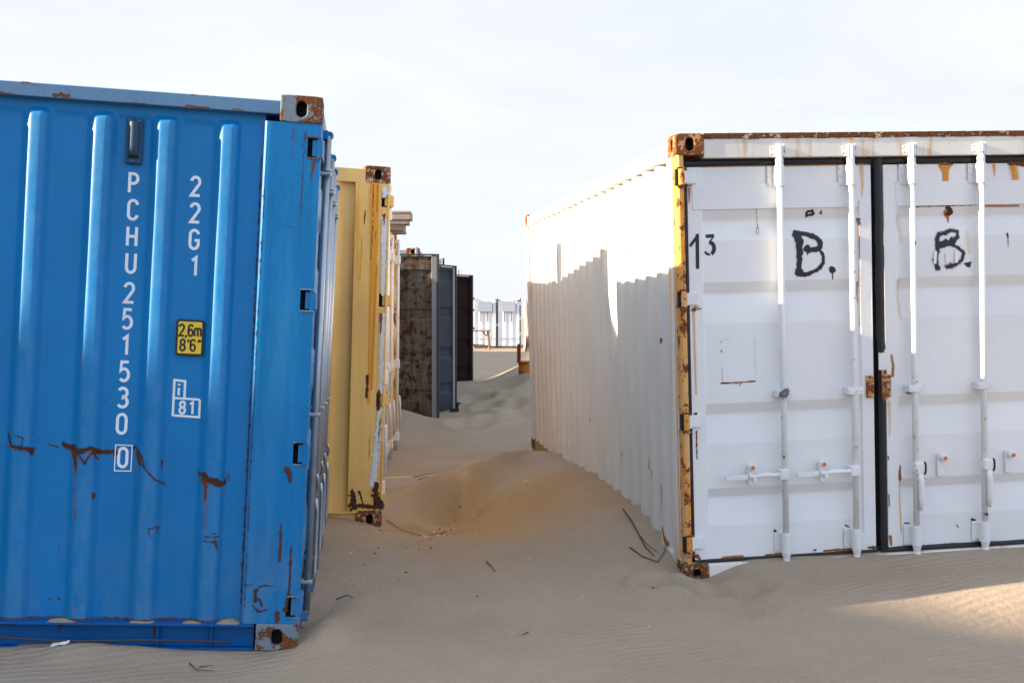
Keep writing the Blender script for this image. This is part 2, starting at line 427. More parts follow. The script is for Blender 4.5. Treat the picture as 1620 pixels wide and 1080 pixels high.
# ------------------------------------------------------------------ sand
def crest_y(x):
    return lerp_tab([(-3, 9.9), (-.95, 9.5), (-.62, 9.3), (-.37, 9.4), (-.12, 10.2), (.2, 11.0), (1.5, 12.4)], x)
DENTS = [(-.55, 17.6, .22, .06), (-.1, 18.5, .3, .06), (-.35, 16.6, .18, .05), (.0, 16.3, .2, .05), (-.25, 15.2, .2, .05), (-.55, 14.9, .25, .06), (.15, 15.5, .22, .05),
         (.02, 5.35, .035, .012), (.83, 6.25, .10, .05), (.95, 6.2, .08, .04), (1.1, 6.1, .10, .025), (1.3, 6.05, .12, .02), (-.72, 8.95, .22, .06), (-.45, 8.75, .20, .04)]
def height(x, y):
    P = Vector((x, y, 0))
    h = .028 * mn.noise(P * .55) + .012 * mn.noise(P * 1.7 + Vector((5, 2, 0))) + .0035 * mn.noise(P * 6.5)
    h += .006 * max(0, mn.noise(P * 8.5)) * sm(-.1, .35, mn.noise(P * .9 + Vector((2, 7, 0)))) if y < 14 else 0
    h += .05 * sm(-1.1, -2.6, x) * sm(8, 5, y)
    l = WI @ Vector((x, y, 0)); lx, ly = l.x, l.y
    # drift against the long white wall
    dr = 0
    if y < 14:
        a = sm(-.3, 1.5, ly) * (1 - sm(4.3, 6.0, ly)); d = max(0, -lx)
        wob = 1 + .22 * mn.noise(Vector((0, ly * 2.4, 3)))
        dr = .205 * a * wob * math.exp(-(d / .60) ** 2) + .055 * sm(-.2, .8, ly) * (1 - sm(2.0, 4, ly)) * math.exp(-(d / .9) ** 2)
    # drift along the white doors, rising to the right
    h += .118 * min(2, max(0, (x - 1.45) / 1.3)) * math.exp(-((y - 5.95) / .55) ** 2)
    if lx > -.3 and ly < 3:
        q = max(0, -ly); wq = math.exp(-(q / .55) ** 2) * sm(-.15, .25, lx)
        A = .092 * sm(.04, .42, lx) + .022 * max(0, lx) + .006 * mn.noise(P * 3.1)
        h = h * (1 - wq) + A * wq
        h += .05 * sm(.05, .42, lx) * math.exp(-((q - .6) / .4) ** 2) * (1 - wq)
    # scour around the near white corner
    # ridge across the passage: steep face towards the camera, slow fall behind
    if 7 < y < 15 and x > -3:
        s = y - crest_y(x); amp = lerp_tab([(-1.2, .06), (-.8, .12), (-.4, .30), (-.1, .29), (.2, .19), (.6, .12)], x)
        if s < 0: pr = max(0, 1 + s / 1.0) ** 1.25 if s > -1.0 else 0
        else: pr = 1 - s * 1.15 if s < .5 else .425 * math.exp(-((s - .5) / .7))
        rg = amp * pr; h += (rg ** 3 + max(0, dr) ** 3) ** (1 / 3)
    else: h += dr
    h -= .155 * math.exp(-((x + .66) / .40) ** 2 - ((y - 8.5) / .45) ** 2) + .05 * math.exp(-((x + .55) / .18) ** 2 - ((y - 8.75) / .14) ** 2)
    # sand piled by the yellow container
    h += .11 * math.exp(-((x + 1.35) / .45) ** 2 - ((y - 7.95) / .5) ** 2)
    h += .10 * math.exp(-((x + 1.75) / .6) ** 2 - ((y - 13.6) / 1.0) ** 2)
    h += .07 * math.exp(-((x + .90) / .10) ** 2 - ((y - 5.33) / .22) ** 2) + .03 * math.exp(-((x + .84) / .12) ** 2 - ((y - 5.75) / .3) ** 2)
    h += .035 * max(0, mn.noise(Vector((x * 3.3, 4, 1)))) * sm(-1.1, -1.3, x) * math.exp(-((y - 4.97 - .13 * (x + 1.5)) / .10) ** 2)
    h += .035 * math.exp(-((x + 1.75) / .5) ** 2 - ((y - 4.98) / .10) ** 2)
    h += .21 * math.exp(-((x + 1.65) / .50) ** 2 - ((y - 15.0) / .6) ** 2)
    # far rise and ridge
    rr = .30 + .34 * sm(-.7, .5, x) + .05 * mn.noise(Vector((x * .8, 1, 0)))
    h += rr * sm(12.3, 21, y) * (1 - sm(21.4, 29, y)) - .12 * sm(22, 45, y) * (1 - sm(80, 200, y))
    for (dx, dy, r, dep) in DENTS:
        dep *= 1.5
        q = ((x - dx) ** 2 + ((y - dy) * (.6 if dy > 12 else 1)) ** 2) / (r * r)
        if q < 9: h += -dep * math.exp(-q) + dep * .5 * math.exp(-(math.sqrt(q) - 1.5) ** 2 * 4)
    # unseen dune added far to the left, its crest shaped to cast shade
    if x < -11:
        crest = 13.77 - .42 * (y + 1.5) + .22 * mn.noise(Vector((1, y * .25, 0))) + .06 * mn.noise(Vector((3, y * .9, 0)))
        far = 13.15 + .5 * mn.noise(Vector((5, y * .11, 0))) + .25 * mn.noise(Vector((8, y * .4, 0)))
        crest = crest + (far - crest) * sm(4.5, 8, y)
        crest = max(0, min(crest, 18)) * sm(-160, -40, y) * (1 - sm(46, 58, y))
        h += crest * ((x + 11) / -25 if x > -36 else max(0, 1 - (-36 - x) / 60))
    return h

def axis_vals(lo, hi, dense):
    """dense: list of (a,b,step)"""
    vals = []
    a0 = dense[0][0]; x = a0; st = dense[0][2]; left = []
    while x > lo:
        st *= 1.16; x -= st; left.append(x)
    vals = left[::-1]
    for a, b, s in dense:
        n = int(round((b - a) / s)); vals += [a + s * i for i in range(n)]
    x = dense[-1][1]; st = dense[-1][2]; vals.append(x)
    while x < hi:
        st *= 1.14; x += st; vals.append(x)
    return vals
xs = axis_vals(-500, 500, [(-44, -30, .5), (-30, -3.0, .45), (-3.0, 3.4, .03)])
ys = axis_vals(-400, 900, [(-3, 4.2, .15), (4.2, 12.2, .03), (12.2, 24, .09)])
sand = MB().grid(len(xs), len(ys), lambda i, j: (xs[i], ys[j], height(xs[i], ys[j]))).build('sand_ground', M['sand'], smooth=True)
tag(sand, kind='structure')
def G(x, y, up=0.0): return Vector((x, y, height(x, y) + up))

# ------------------------------------------------------------------ container building blocks
def casting(parent, mat, cx, cy, cz, lx=.178, ly=.162, lz=.118, sides=('x-', 'y-'), name='corner_casting'):
    """box lx*ly*lz whose low corner is (cx,cy,cz); sides = the faces that get an oval hole"""
    m = MB(); t = .030
    x0, x1, y0, y1, z0, z1 = cx, cx + lx, cy, cy + ly, cz, cz + lz
    xc, yc, zc = (x0 + x1) / 2, (y0 + y1) / 2, (z0 + z1) / 2
    fy = 'y-' in sides or 'y+' in sides
    if 'y-' in sides: m.plate_hole((xc, y0, zc), (1, 0, 0), (0, 0, 1), lx, lz, .05, .076, t)
    else: m.box(x0, x1, y0, y0 + t, z0, z1)
    m.box(x0, x1, y1 - t, y1, z0, z1)
    ya, yb = y0 + t, y1 - t
    if 'x-' in sides: m.plate_hole((x0, (ya + yb) / 2, zc), (0, -1, 0), (0, 0, 1), yb - ya, lz, .05, .076, t)
    else: m.box(x0, x0 + t, ya, yb, z0, z1)
    if 'x+' in sides: m.plate_hole((x1, (ya + yb) / 2, zc), (0, 1, 0), (0, 0, 1), yb - ya, lz, .05, .076, t)
    else: m.box(x1 - t, x1, ya, yb, z0, z1)
    m.box(x0 + t, x1 - t, ya, yb, z1 - .022, z1); m.box(x0 + t, x1 - t, ya, yb, z0, z0 + .022)
    o = m.build(name, mat, parent, bevel=.006)
    MB().box(x0 + t + .004, x1 - t - .004, ya + .03, yb - .004, z0 + .024, z1 - .024).build('casting_cavity', M['void'], o)
    return o

def corr_profile(u, pitch, rise, crest, fall, depth, soft=False):
    """0 at crest, depth in the recess"""
    u = u % pitch
    if soft and u < rise + crest:
        if u < rise: return depth * (1 - .86 * (.72 * u / rise + .28 * sm(0, rise, u)))
        return depth * .14 * (1 - (u - rise) / crest) ** 1.5
    if u < rise: return depth * (1 - sm(0, rise, u))
    if u < rise + crest: return 0
    if u < rise + crest + fall: return depth * sm(rise + crest, rise + crest + fall, u)
    return depth

def rod_set(parent, axis_pt, z0, z1, mat, out, r=.0175, kmat=None, bracket=None, mid=None):
    """vertical lock rod at axis_pt=(x,y); out = unit outward dir"""
    x, y = axis_pt
    m = MB().tube([(x, y, z0), (x, y, z1)], r, 14)
    for zz in (z0 + .17, z1 - .17):
        m.tube([(x, y, zz - .006), (x, y, zz + .006)], r * 1.35, 14)
    o = m.build('lock_rod', mat, parent, smooth=False)
    for p in o.data.polygons:
        if len(p.vertices) == 4: p.use_smooth = True
    return o

# ------------------------------------------------------------------ blue container
blue = empty('shipping_container', B_LOC, B_ROT)
tag(blue, 'blue shipping container with white vertical lettering and a yellow height sign', 'shipping container')
L, WD, HT = 6.058, 2.438, 2.591
BP = (.285, .050, .045, .055, .045)
def blue_depth(X, z):
    if X > -.36: d = .048
    else: d = .012 + corr_profile(X + .502, *BP, True)
    d += .003 * mn.noise(Vector((X * 2.2, z * 1.6, 4))) + .004 * math.exp(-((X + .9) / .3) ** 2 - ((z - .9) / .25) ** 2)
    e = max(sm(2.425, 2.462, z), 0)          # pressed ends under the rail
    if z > 2.35: d = d + (.050 - d) * e
    return d
us = [-.262 - .0075 * i for i in range(int(2.1 / .0075))]
us += [us[-1] - .02 * i for i in range(1, int((L - .3 + us[-1]) / .02))]
zs = [.118, .128, .14, .16] + [.16 + .085 * i for i in range(1, 26)] + [2.36, 2.39, 2.405, 2.42, 2.43, 2.437, 2.444, 2.451, 2.458, 2.465, 2.48, 2.50]
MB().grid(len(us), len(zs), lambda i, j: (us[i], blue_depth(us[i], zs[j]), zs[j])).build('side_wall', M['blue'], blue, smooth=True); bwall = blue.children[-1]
for nd in M['blue'].node_tree.nodes:
    if nd.type == 'BSDF_PRINCIPLED': nd.inputs['Specular Tint'].default_value = (.82, .95, 1, 1)
MB().box(-L + .2, -.2, WD - .05, WD - .02, .11, 2.5).build('side_wall', M['blue'], blue)
MB().box(-L + .2, -.2, .06, WD - .06, 2.50, 2.55).build('roof', M['blue'], blue)
MB().box(-L + .02, -.02, .06, WD - .06, .115, .15).build('floor', M['void'], blue)
# rails
MB().box(-L + .18, -.187, .008, .058, 2.497, 2.561).build('top_rail', M['blue_rail'], blue, bevel=.004); brail = blue.children[-1]
MB().box(-L + .18, -.187, WD - .06, WD, 2.497, 2.561).build('top_rail', M['blue_rail'], blue, bevel=.004)
mb = MB(); mb.box(-L + .2, -.205, -.010, .058, .106, .117); mb.box(-L + .2, -.205, .040, .052, .004, .106); mb.box(-L + .2, -.205, .0, .040, -.006, .004)
for xx in (-.40, -.64, -1.9, -3.2): mb.box(xx, xx + .008, .012, .040, .004, .106)
blow = mb.build('bottom_rail', M['blue_low'], blue, bevel=.002)
MB().box(-L + .2, -.2, WD - .06, WD, 0, .117).build('bottom_rail', M['blue_low'], blue)
# door-end corner post near the camera: wide face with four hinge slots
slots = [(2.303, 2.395), (1.585, 1.680), (.865, .962), (.150, .245)]
mb = MB()
prof = [(-.265, .052), (-.262, .012), (-.252, .0015), (-.235, 0), (-.062, 0)]
zz = [.118, .122, 2.460, 2.463]
mb.grid(len(prof), 2, lambda i, j: (prof[i][0], prof[i][1], (.119, 2.461)[j]))
mb.box(-.018, -.0005, 0.0, .05, .119, 2.461)
mb.box(-.0005, .0, 0.0015, .05, .119, 2.461)
za = .119
for a, b in slots[::-1]:
    mb.box(-.062, -.018, 0.0, .044, za, a); za = b
mb.box(-.062, -.018, 0.0, .044, za, 2.461)
mb.box(-.262, -.02, .06, .09, .119, 2.461)
post = mb.build('corner_post', M['blue_post'], blue)
for a, b in slots:
    MB().box(-.061, -.019, .045, .059, a, b).build('hinge_pocket', M['void'], post)
    MB().box(-.040, .007, .010, .040, a + .006, b - .006).build('hinge_lug', M['blue'], post, bevel=.004)
    for z_ in (b, a - .006): MB().box(-.064, .002, -.004, -.0005, z_, z_ + .006).build('slot_lip', M['cast_blue'], post)
MB().box(-.2, 0, WD - .08, WD, .119, 2.461).build('corner_post', M['blue_post'], blue, bevel=.003)
for yy in (0, WD - .08): MB().box(-L, -L + .16, yy, yy + .08, .119, 2.461).build('corner_post', M['blue_post'], blue)
MB().box(-L + .01, -L + .05, .08, WD - .08, .12, 2.5).build('end_wall', M['blue'], blue)
# lower casting of that post reads as a foot with a half-buried hole
casting(blue, M['cast_blue'], -.195, -.003, 2.462, .195, .165, .129, ('y-', 'x+'))
casting(blue, M['cast_blue'], -.195, -.003, -.005, .195, .165, .124, ('y-', 'x+'))
for cz in (2.462, -.005): casting(blue, M['cast_blue'], -.195, WD - .162, cz, .195, .165, .126, ('x+',))
for cz in (2.462, -.005):
    for cy in (-.003, WD - .162): casting(blue, M['cast_blue'], -L, cy, cz, .178, .165, .126, ())
# door end
MB().box(-.06, -.004, .162, WD - .162, 2.42, 2.575).build('door_header', M['blue'], blue, bevel=.004)
MB().box(-.06, -.004, .162, WD - .162, .0, .13).build('door_sill', M['blue_low'], blue, bevel=.004)
for y0, y1 in ((.085, 1.21), (1.228, WD - .085)):
    leaf = MB()
    n = 60
    leaf.grid(2, n, lambda i, j: (-.040 + .022 * (corr_profile(.14 + 2.27 * j / (n - 1), .45, .06, .2, .06, 1)), (y0, y1)[i], .14 + 2.27 * j / (n - 1)))
    leaf.box(-.075, -.060, y0, y1, .14, 2.41)
    door = leaf.build('door', M['blue'], blue)
    g = MB(); g.box(-.05, -.012, y0 - .014, y0, .13, 2.42); g.box(-.05, -.012, y1, y1 + .008, .13, 2.42); g.box(-.05, -.012, y0, y1, 2.41, 2.422)
    g.build('door_gasket', M['black'], door)
    for k, yy in enumerate((y0 + .25, y1 - .22)):
        rod_set(door, (.020, yy), .085, 2.47, M['galv'], None, .018)
        c = MB(); c.box(-.02, .020, yy - .03, yy + .03, 2.45, 2.495); c.tube([(.026, yy - .012, 2.475), (.026, yy + .03, 2.475)], .020, 10)
        c.build('cam_keeper', M['blue_post'], door, bevel=.004)
        MB().box(-.02, .030, yy - .035, yy + .035, .06, .11).build('cam_keeper', M['blue_post'], door, bevel=.004)
        for zq in (2.28, 1.08, .25): MB().box(-.03, .044, yy - .03, yy + .03, zq - .010, zq + .010).build('rod_bracket', M['galv'], door, bevel=.006)
        h = MB().tube([(.040, yy, .66), (.050, yy + .02, .60), (.052, yy + .02, .30), (.045, yy + .01, .26)], .010, 8)
        h.tube([(.04, yy + .02, .78), (.048, yy + .05, .74), (.04, yy + .05, .70)], .008, 8)
        h.build('door_handle', M['galv'], door, smooth=True)
    for zq in (2.35, 1.63, .91, .2):
        yy = y0 - .02 if y0 < 1 else y1 + .02
        MB().box(-.03, .010, min(yy, yy), yy + (.12 if y0 < 1 else -.12), zq - .04, zq + .04).build('hinge', M['blue'], door, bevel=.004)

# lettering
def bmap(u, v, t): return (u, blue_depth(u, v) - t - .0006, v)
lt = MB()
for i, ch in enumerate('PCHU'): write(lt, ch, -.868 + .0012 * i, 2.093 - .1235 * i, .088, .0135, bmap, .88)
lt.build('owner_lettering', M['white_letter'], blue); lt = MB()
for i, ch in enumerate('251530'): write(lt, ch, -.866 - .001 * i, 1.584 - .1215 * i, .088, .0135, bmap, .88)
lt.build('serial_lettering', M['white_letter'], blue); lt = MB()
write(lt, '0', -.858, .822, .086, .0130, bmap, .86)
lt.build('check_digit_lettering', M['white_letter'], blue)
fr = MB().ribbon([(-.874, .803), (-.800, .803), (-.800, .922), (-.874, .922)], .0045, bmap, .0016, closed=True)
fr.build('check_digit_frame', M['white_letter'], blue)
lt = MB()
for i, ch in enumerate('22G1'): write(lt, ch, -.590 + .003 * i + (.006 if ch == '1' else 0), 2.098 - .1245 * i, .086, .0135, bmap, .88)
lt.build('type_lettering', M['white_letter'], blue)
# height sign
def rrect(u0, u1, v0, v1, r):
    return arc(u1 - r, v1 - r, r, r, 0, 90, 6) + arc(u0 + r, v1 - r, r, r, 90, 180, 6) + arc(u0 + r, v0 + r, r, r, 180, 270, 6) + arc(u1 - r, v0 + r, r, r, 270, 360, 6)
def flat_poly(pts, y, t):
    m = MB(); n = len(pts)
    m.add([(a, y, b) for a, b in pts] + [(a, y + t, b) for a, b in pts],
          [tuple(range(n))] + [(k, (k + 1) % n, n + (k + 1) % n, n + k) for k in range(n)])
    return m
SY = .0425
sign = flat_poly(rrect(-.625, -.498, 1.349, 1.517, .012), SY, .004).build('height_sign', M['sign_black'], blue)
flat_poly(rrect(-.615, -.508, 1.359, 1.507, .007), SY - .0012, .0011).build('sign_face', M['sign_yellow'], sign)
smp = lambda u, v, t: (u, SY - .0012 - t, v)
q = MB(); write(q, '2,6m', -.6095, 1.441, .052, .0088, smp, .78, .70); write(q, "8'6\"", -.603, 1.372, .052, .0088, smp, .82, .78)
q.build('sign_lettering', M['sign_black'], sign)
# boxed mark
q = MB()
q.ribbon([(-.624, 1.066), (-.624, 1.233), (-.575, 1.229), (-.575, 1.148)], .011, bmap, .0012)
q.ribbon([(-.624, 1.068), (-.504, 1.064), (-.504, 1.140), (-.509, 1.146), (-.6185, 1.149)], .010, bmap, .0016)
write(q, 'i', -.606, 1.163, .055, .011, bmap, .62); write(q, '8', -.594, 1.078, .056, .0105, bmap, .85); write(q, '1', -.550, 1.078, .056, .0105, bmap, .85)
q.build('code_mark', M['white_letter'], blue)
# vent
v = MB(); v.box(-.892, -.816, .034, .0465, 2.224, 2.438)
vent = v.build('vent', M['bluedark'], blue, bevel=.006)
q = MB()
q.grid(9, 8, lambda i, j: (-.880 + .052 * i / 8, .034 - .020 * math.sin(math.pi * i / 8) ** .5 * sm(0, .25, j / 7 + .12), 2.262 + .155 * j / 7))
q.build('vent_cover', M['bluedark'], vent, smooth=True)
MB().box(-.878, -.830, .0295, .0335, 2.250, 2.288).build('vent_opening', M['void'], vent)
for ux, vz in ((-.876, 2.424), (-.832, 2.424), (-.854, 2.238)):
    MB().tube([(ux, .0335, vz), (ux, .029, vz)], .0055, 10).build('vent_rivet', M['blue_post'], vent)
# scrapes and rust on the blue side
bs = lambda u, v: (u, blue_depth(u, v) - .0022, v)
st = [([(-1.345, .960), (-1.325, .905), (-1.26, .897), (-1.235, .885)], .006, .012, .5, .8, .18), ([(-1.315, .955), (-1.27, .945), (-1.275, .90)], .003, .003, .5, .7, .25),
      ([(-1.345, .90), (-1.30, .900)], .008, .010, .8, .6, .4), ([(-1.17, .915), (-1.13, .905)], .004, .005, .5, .8, .2),
      ([(-1.10, .915), (-1.03, .893), (-.97, .905), (-.93, .888), (-.875, .890)], .014, .010, .5, 1, .18),
      ([(-1.055, .905), (-1.045, .84), (-1.04, .79)], .022, .003, .6, .9, .28), ([(-1.045, .90), (-1.00, .84), (-.965, .89), (-.945, .855)], .006, .005, .5, .9, .2),
      ([(-1.04, .79), (-1.035, .70)], .012, .004, 1, .35, .62), ([(-1.03, 1.00), (-1.03, .95)], .004, .006, .8, .5, .4),
      ([(-.80, .910), (-.785, .918), (-.745, .868), (-.735, .825), (-.685, .775), (-.640, .745)], .004, .003, .4, 1, .15),
      ([(-.775, .90), (-.755, .84)], .010, .014, .6, .9, .25), ([(-.66, .86), (-.66, .82)], .006, .004, .7, .7, .3),
      ([(-.475, .80), (-.44, .775), (-.40, .755), (-.365, .765), (-.360, .80)], .016, .008, .5, 1, .2), ([(-.465, .785), (-.455, .735), (-.455, .68)], .022, .004, .8, .8, .35),
      ([(-.43, .78), (-.38, .76)], .016, .010, .6, .9, .15), ([(-.495, .815), (-.475, .79)], .003, .005, .4, .9, .2), ([(-.36, .80), (-.35, .77)], .014, .01, .9, .5, .5),
      ([(-.70, .545), (-.66, .555), (-.665, .53)], .004, .004, .6, .8, .25), ([(-.70, .53), (-.69, .51)], .010, .005, .8, .6, .35),
      ([(-.45, .515), (-.385, .515)], .003, .003, .5, .8, .2), ([(-.45, .495), (-.39, .49)], .003, .003, .5, .8, .2), ([(-.42, .535), (-.40, .53)], .003, .003, .5, .8, .2), ([(-.40, .50), (-.39, .455)], .010, .006, .9, .7, .35),
      ([(-.955, .70), (-.955, .67)], .008, .004, .7, .6, .3), ([(-1.03, .62), (-1.03, .57)], .012, .008, 1, .5, .5), ([(-.46, .62), (-.45, .56)], .005, .004, .8, .4, .3),
      ([(-1.02, .185), (-1.01, .165)], .010, .010, .9, .5, .6), ([(-1.13, .21), (-1.129, .209)], .007, .007, .8, .6, .2), ([(-1.09, .21), (-1.089, .21)], .006, .006, .8, .6, .2), ([(-.975, .215), (-.975, .214)], .008, .008, .9, .5, .3)]
st += [([(-1.33, .90), (-1.25, .89)], .03, .03, 1, .30, .57), ([(-1.06, .89), (-.92, .89)], .035, .03, 1, .34, .57), ([(-1.04, .86), (-1.035, .60)], .03, .008, 1, .36, .58), ([(-.77, .87), (-.76, .70)], .022, .006, 1, .3, .58), ([(-.45, .76), (-.445, .52)], .045, .010, 1, .36, .58), ([(-.38, .75), (-.37, .66)], .02, .006, 1, .3, .58),
       ([(-1.03, 1.35), (-1.03, .95)], .010, .008, 1, .30, .57), ([(-1.035, .7), (-1.03, .3)], .014, .008, 1, .12, .56), ([(-.3, .125), (-1.4, .125)], .010, .010, 1, .55, .35), ([(-.275, 2.3), (-.272, .2)], .006, .008, 1, .55, .2)]
for i in range(60):
    u, vv = random.uniform(-1.5, -.3), random.uniform(.15, 1.5)
    st.append(([(u, vv), (u + random.uniform(-.01, .01), vv - random.uniform(.004, .05))], random.uniform(.002, .004), .002, .8, random.uniform(.3, .6), random.uniform(.1, .4)))
decal('rust_scrape', M['stain'], bwall, bs, st, .004)
ps = lambda u, v: (u, -.0022, v)
st = [([(-.205, .27), (-.20, .225), (-.185, .235), (-.17, .20)], .012, .006, .8, .8, .22), ([(-.195, .285), (-.165, .30), (-.13, .295)], .003, .003, .5, .8, .2), ([(-.215, .205), (-.185, .175), (-.15, .185)], .004, .006, .6, .8, .25),
      ([(-.10, .58), (-.10, .42)], .005, .010, .7, .8, .3), ([(-.25, 2.3), (-.253, 1.4), (-.25, .2)], .006, .005, 1, .55, .22), ([(-.075, 2.42), (-.08, 1.9)], .012, .004, 1, .45, .3),
      ([(-.13, 2.44), (-.13, 2.3)], .02, .006, 1, .4, .35), ([(-.08, .84), (-.07, .78)], .03, .01, 1, .7, .3), ([(-.05, .48), (-.05, .3), (-.06, .18)], .006, .012, .8, .7, .25), ([(-.10, .17), (-.10, .13)], .015, .012, .8, .8, .3),
      ([(-.26, .3), (-.12, .295)], .002, .002, .4, .7, .2), ([(-.03, 2.28), (-.04, 2.2)], .02, .006, 1, .6, .35), ([(-.04, 1.57), (-.04, 1.5)], .012, .004, 1, .5, .35), ([(-.23, 1.98), (-.10, 1.97)], .0025, .0025, .6, .5, .1)]
decal('rust_scrape', M['stain'], post, ps, st, .004)
rs = lambda u, v: (u, .0058, v)
st = [([(-1.48, 2.503), (-1.38, 2.50)], .010, .006, .8, .8, .3), ([(-1.21, 2.510), (-1.15, 2.512)], .010, .010, .6, .9, .3), ([(-.62, 2.503), (-.52, 2.503)], .008, .006, .7, .9, .35), ([(-.41, 2.505), (-.36, 2.503)], .006, .004, .7, .8, .45),
      ([(-1.35, 2.558), (-1.3, 2.558)], .004, .004, .8, .7, .4), ([(-.6, 2.558), (-.5, 2.558)], .004, .003, .8, .6, .4), ([(-.9, 2.501), (-.8, 2.501)], .004, .003, .8, .6, .3)]
decal('rust_scrape', M['stain'], brail, rs, st, .004)
ws = lambda u, v: (u, -.0122, v)
decal('rust_scrape', M['stain'], blow, lambda u, v: (u, .0378, v), [([(-1.5, .085), (-1.25, .098)], .006, .006, .6, .9, .1), ([(-1.07, .10), (-1.08, .07)], .014, .006, .8, .8, .25), ([(-.66, .09), (-.655, .03), (-.70, .03)], .004, .004, .8, .8, .2), ([(-.4, .10), (-.4, .02)], .005, .004, .8, .7, .2)], .004)

# drifted sand caught on the ledge of the bottom rail
for u0, u1, hh in ((-1.125, -1.00, .010), (-.765, -.655, .009), (-.53, -.44, .005), (-.375, -.268, .016)):
    q = MB(); n = 14
    q.grid(n, 4, lambda i, j: (u0 + (u1 - u0) * i / (n - 1), -.008 + .017 * j, .1165 + hh * (max(0, math.sin(math.pi * i / (n - 1))) ** .7) * (0, .55, .9, 1)[j] * (1 + .3 * mn.noise(Vector((i * .6, j, u0 * 9))))))
    q.build('ledge_sand', M['sand'], blue, smooth=True)

# loose cable and litter at the foot of the blue container
cb = MB().tube([(-2.65, 4.93, .12), (-2.35, 4.925, .118), (-2.15, 4.955, .092), (-1.95, 4.985, .078), (-1.7, 5.015, .074), (-1.45, 5.05, .060), (-1.3, 5.075, .045)], .006, 8).build('cable', M['cable'], smooth=True)
tag(cb, 'thin dark cable lying along the blue bottom rail', 'cable')
q = MB(); random.seed(3)
q.grid(7, 5, lambda i, j: tuple(G(-2.085 + .014 * i, 4.955 + .008 * j, .004 + .014 * abs(mn.noise(Vector((i * .9, j * .9, 1)))) + (.010 if j == 2 else 0))))
sc = q.build('plastic_sheet', M['plastic'], smooth=True); sc.modifiers.new('s', 'SOLIDIFY').thickness = .003
tag(sc, 'crumpled scrap of white plastic half buried below the blue container', 'litter')

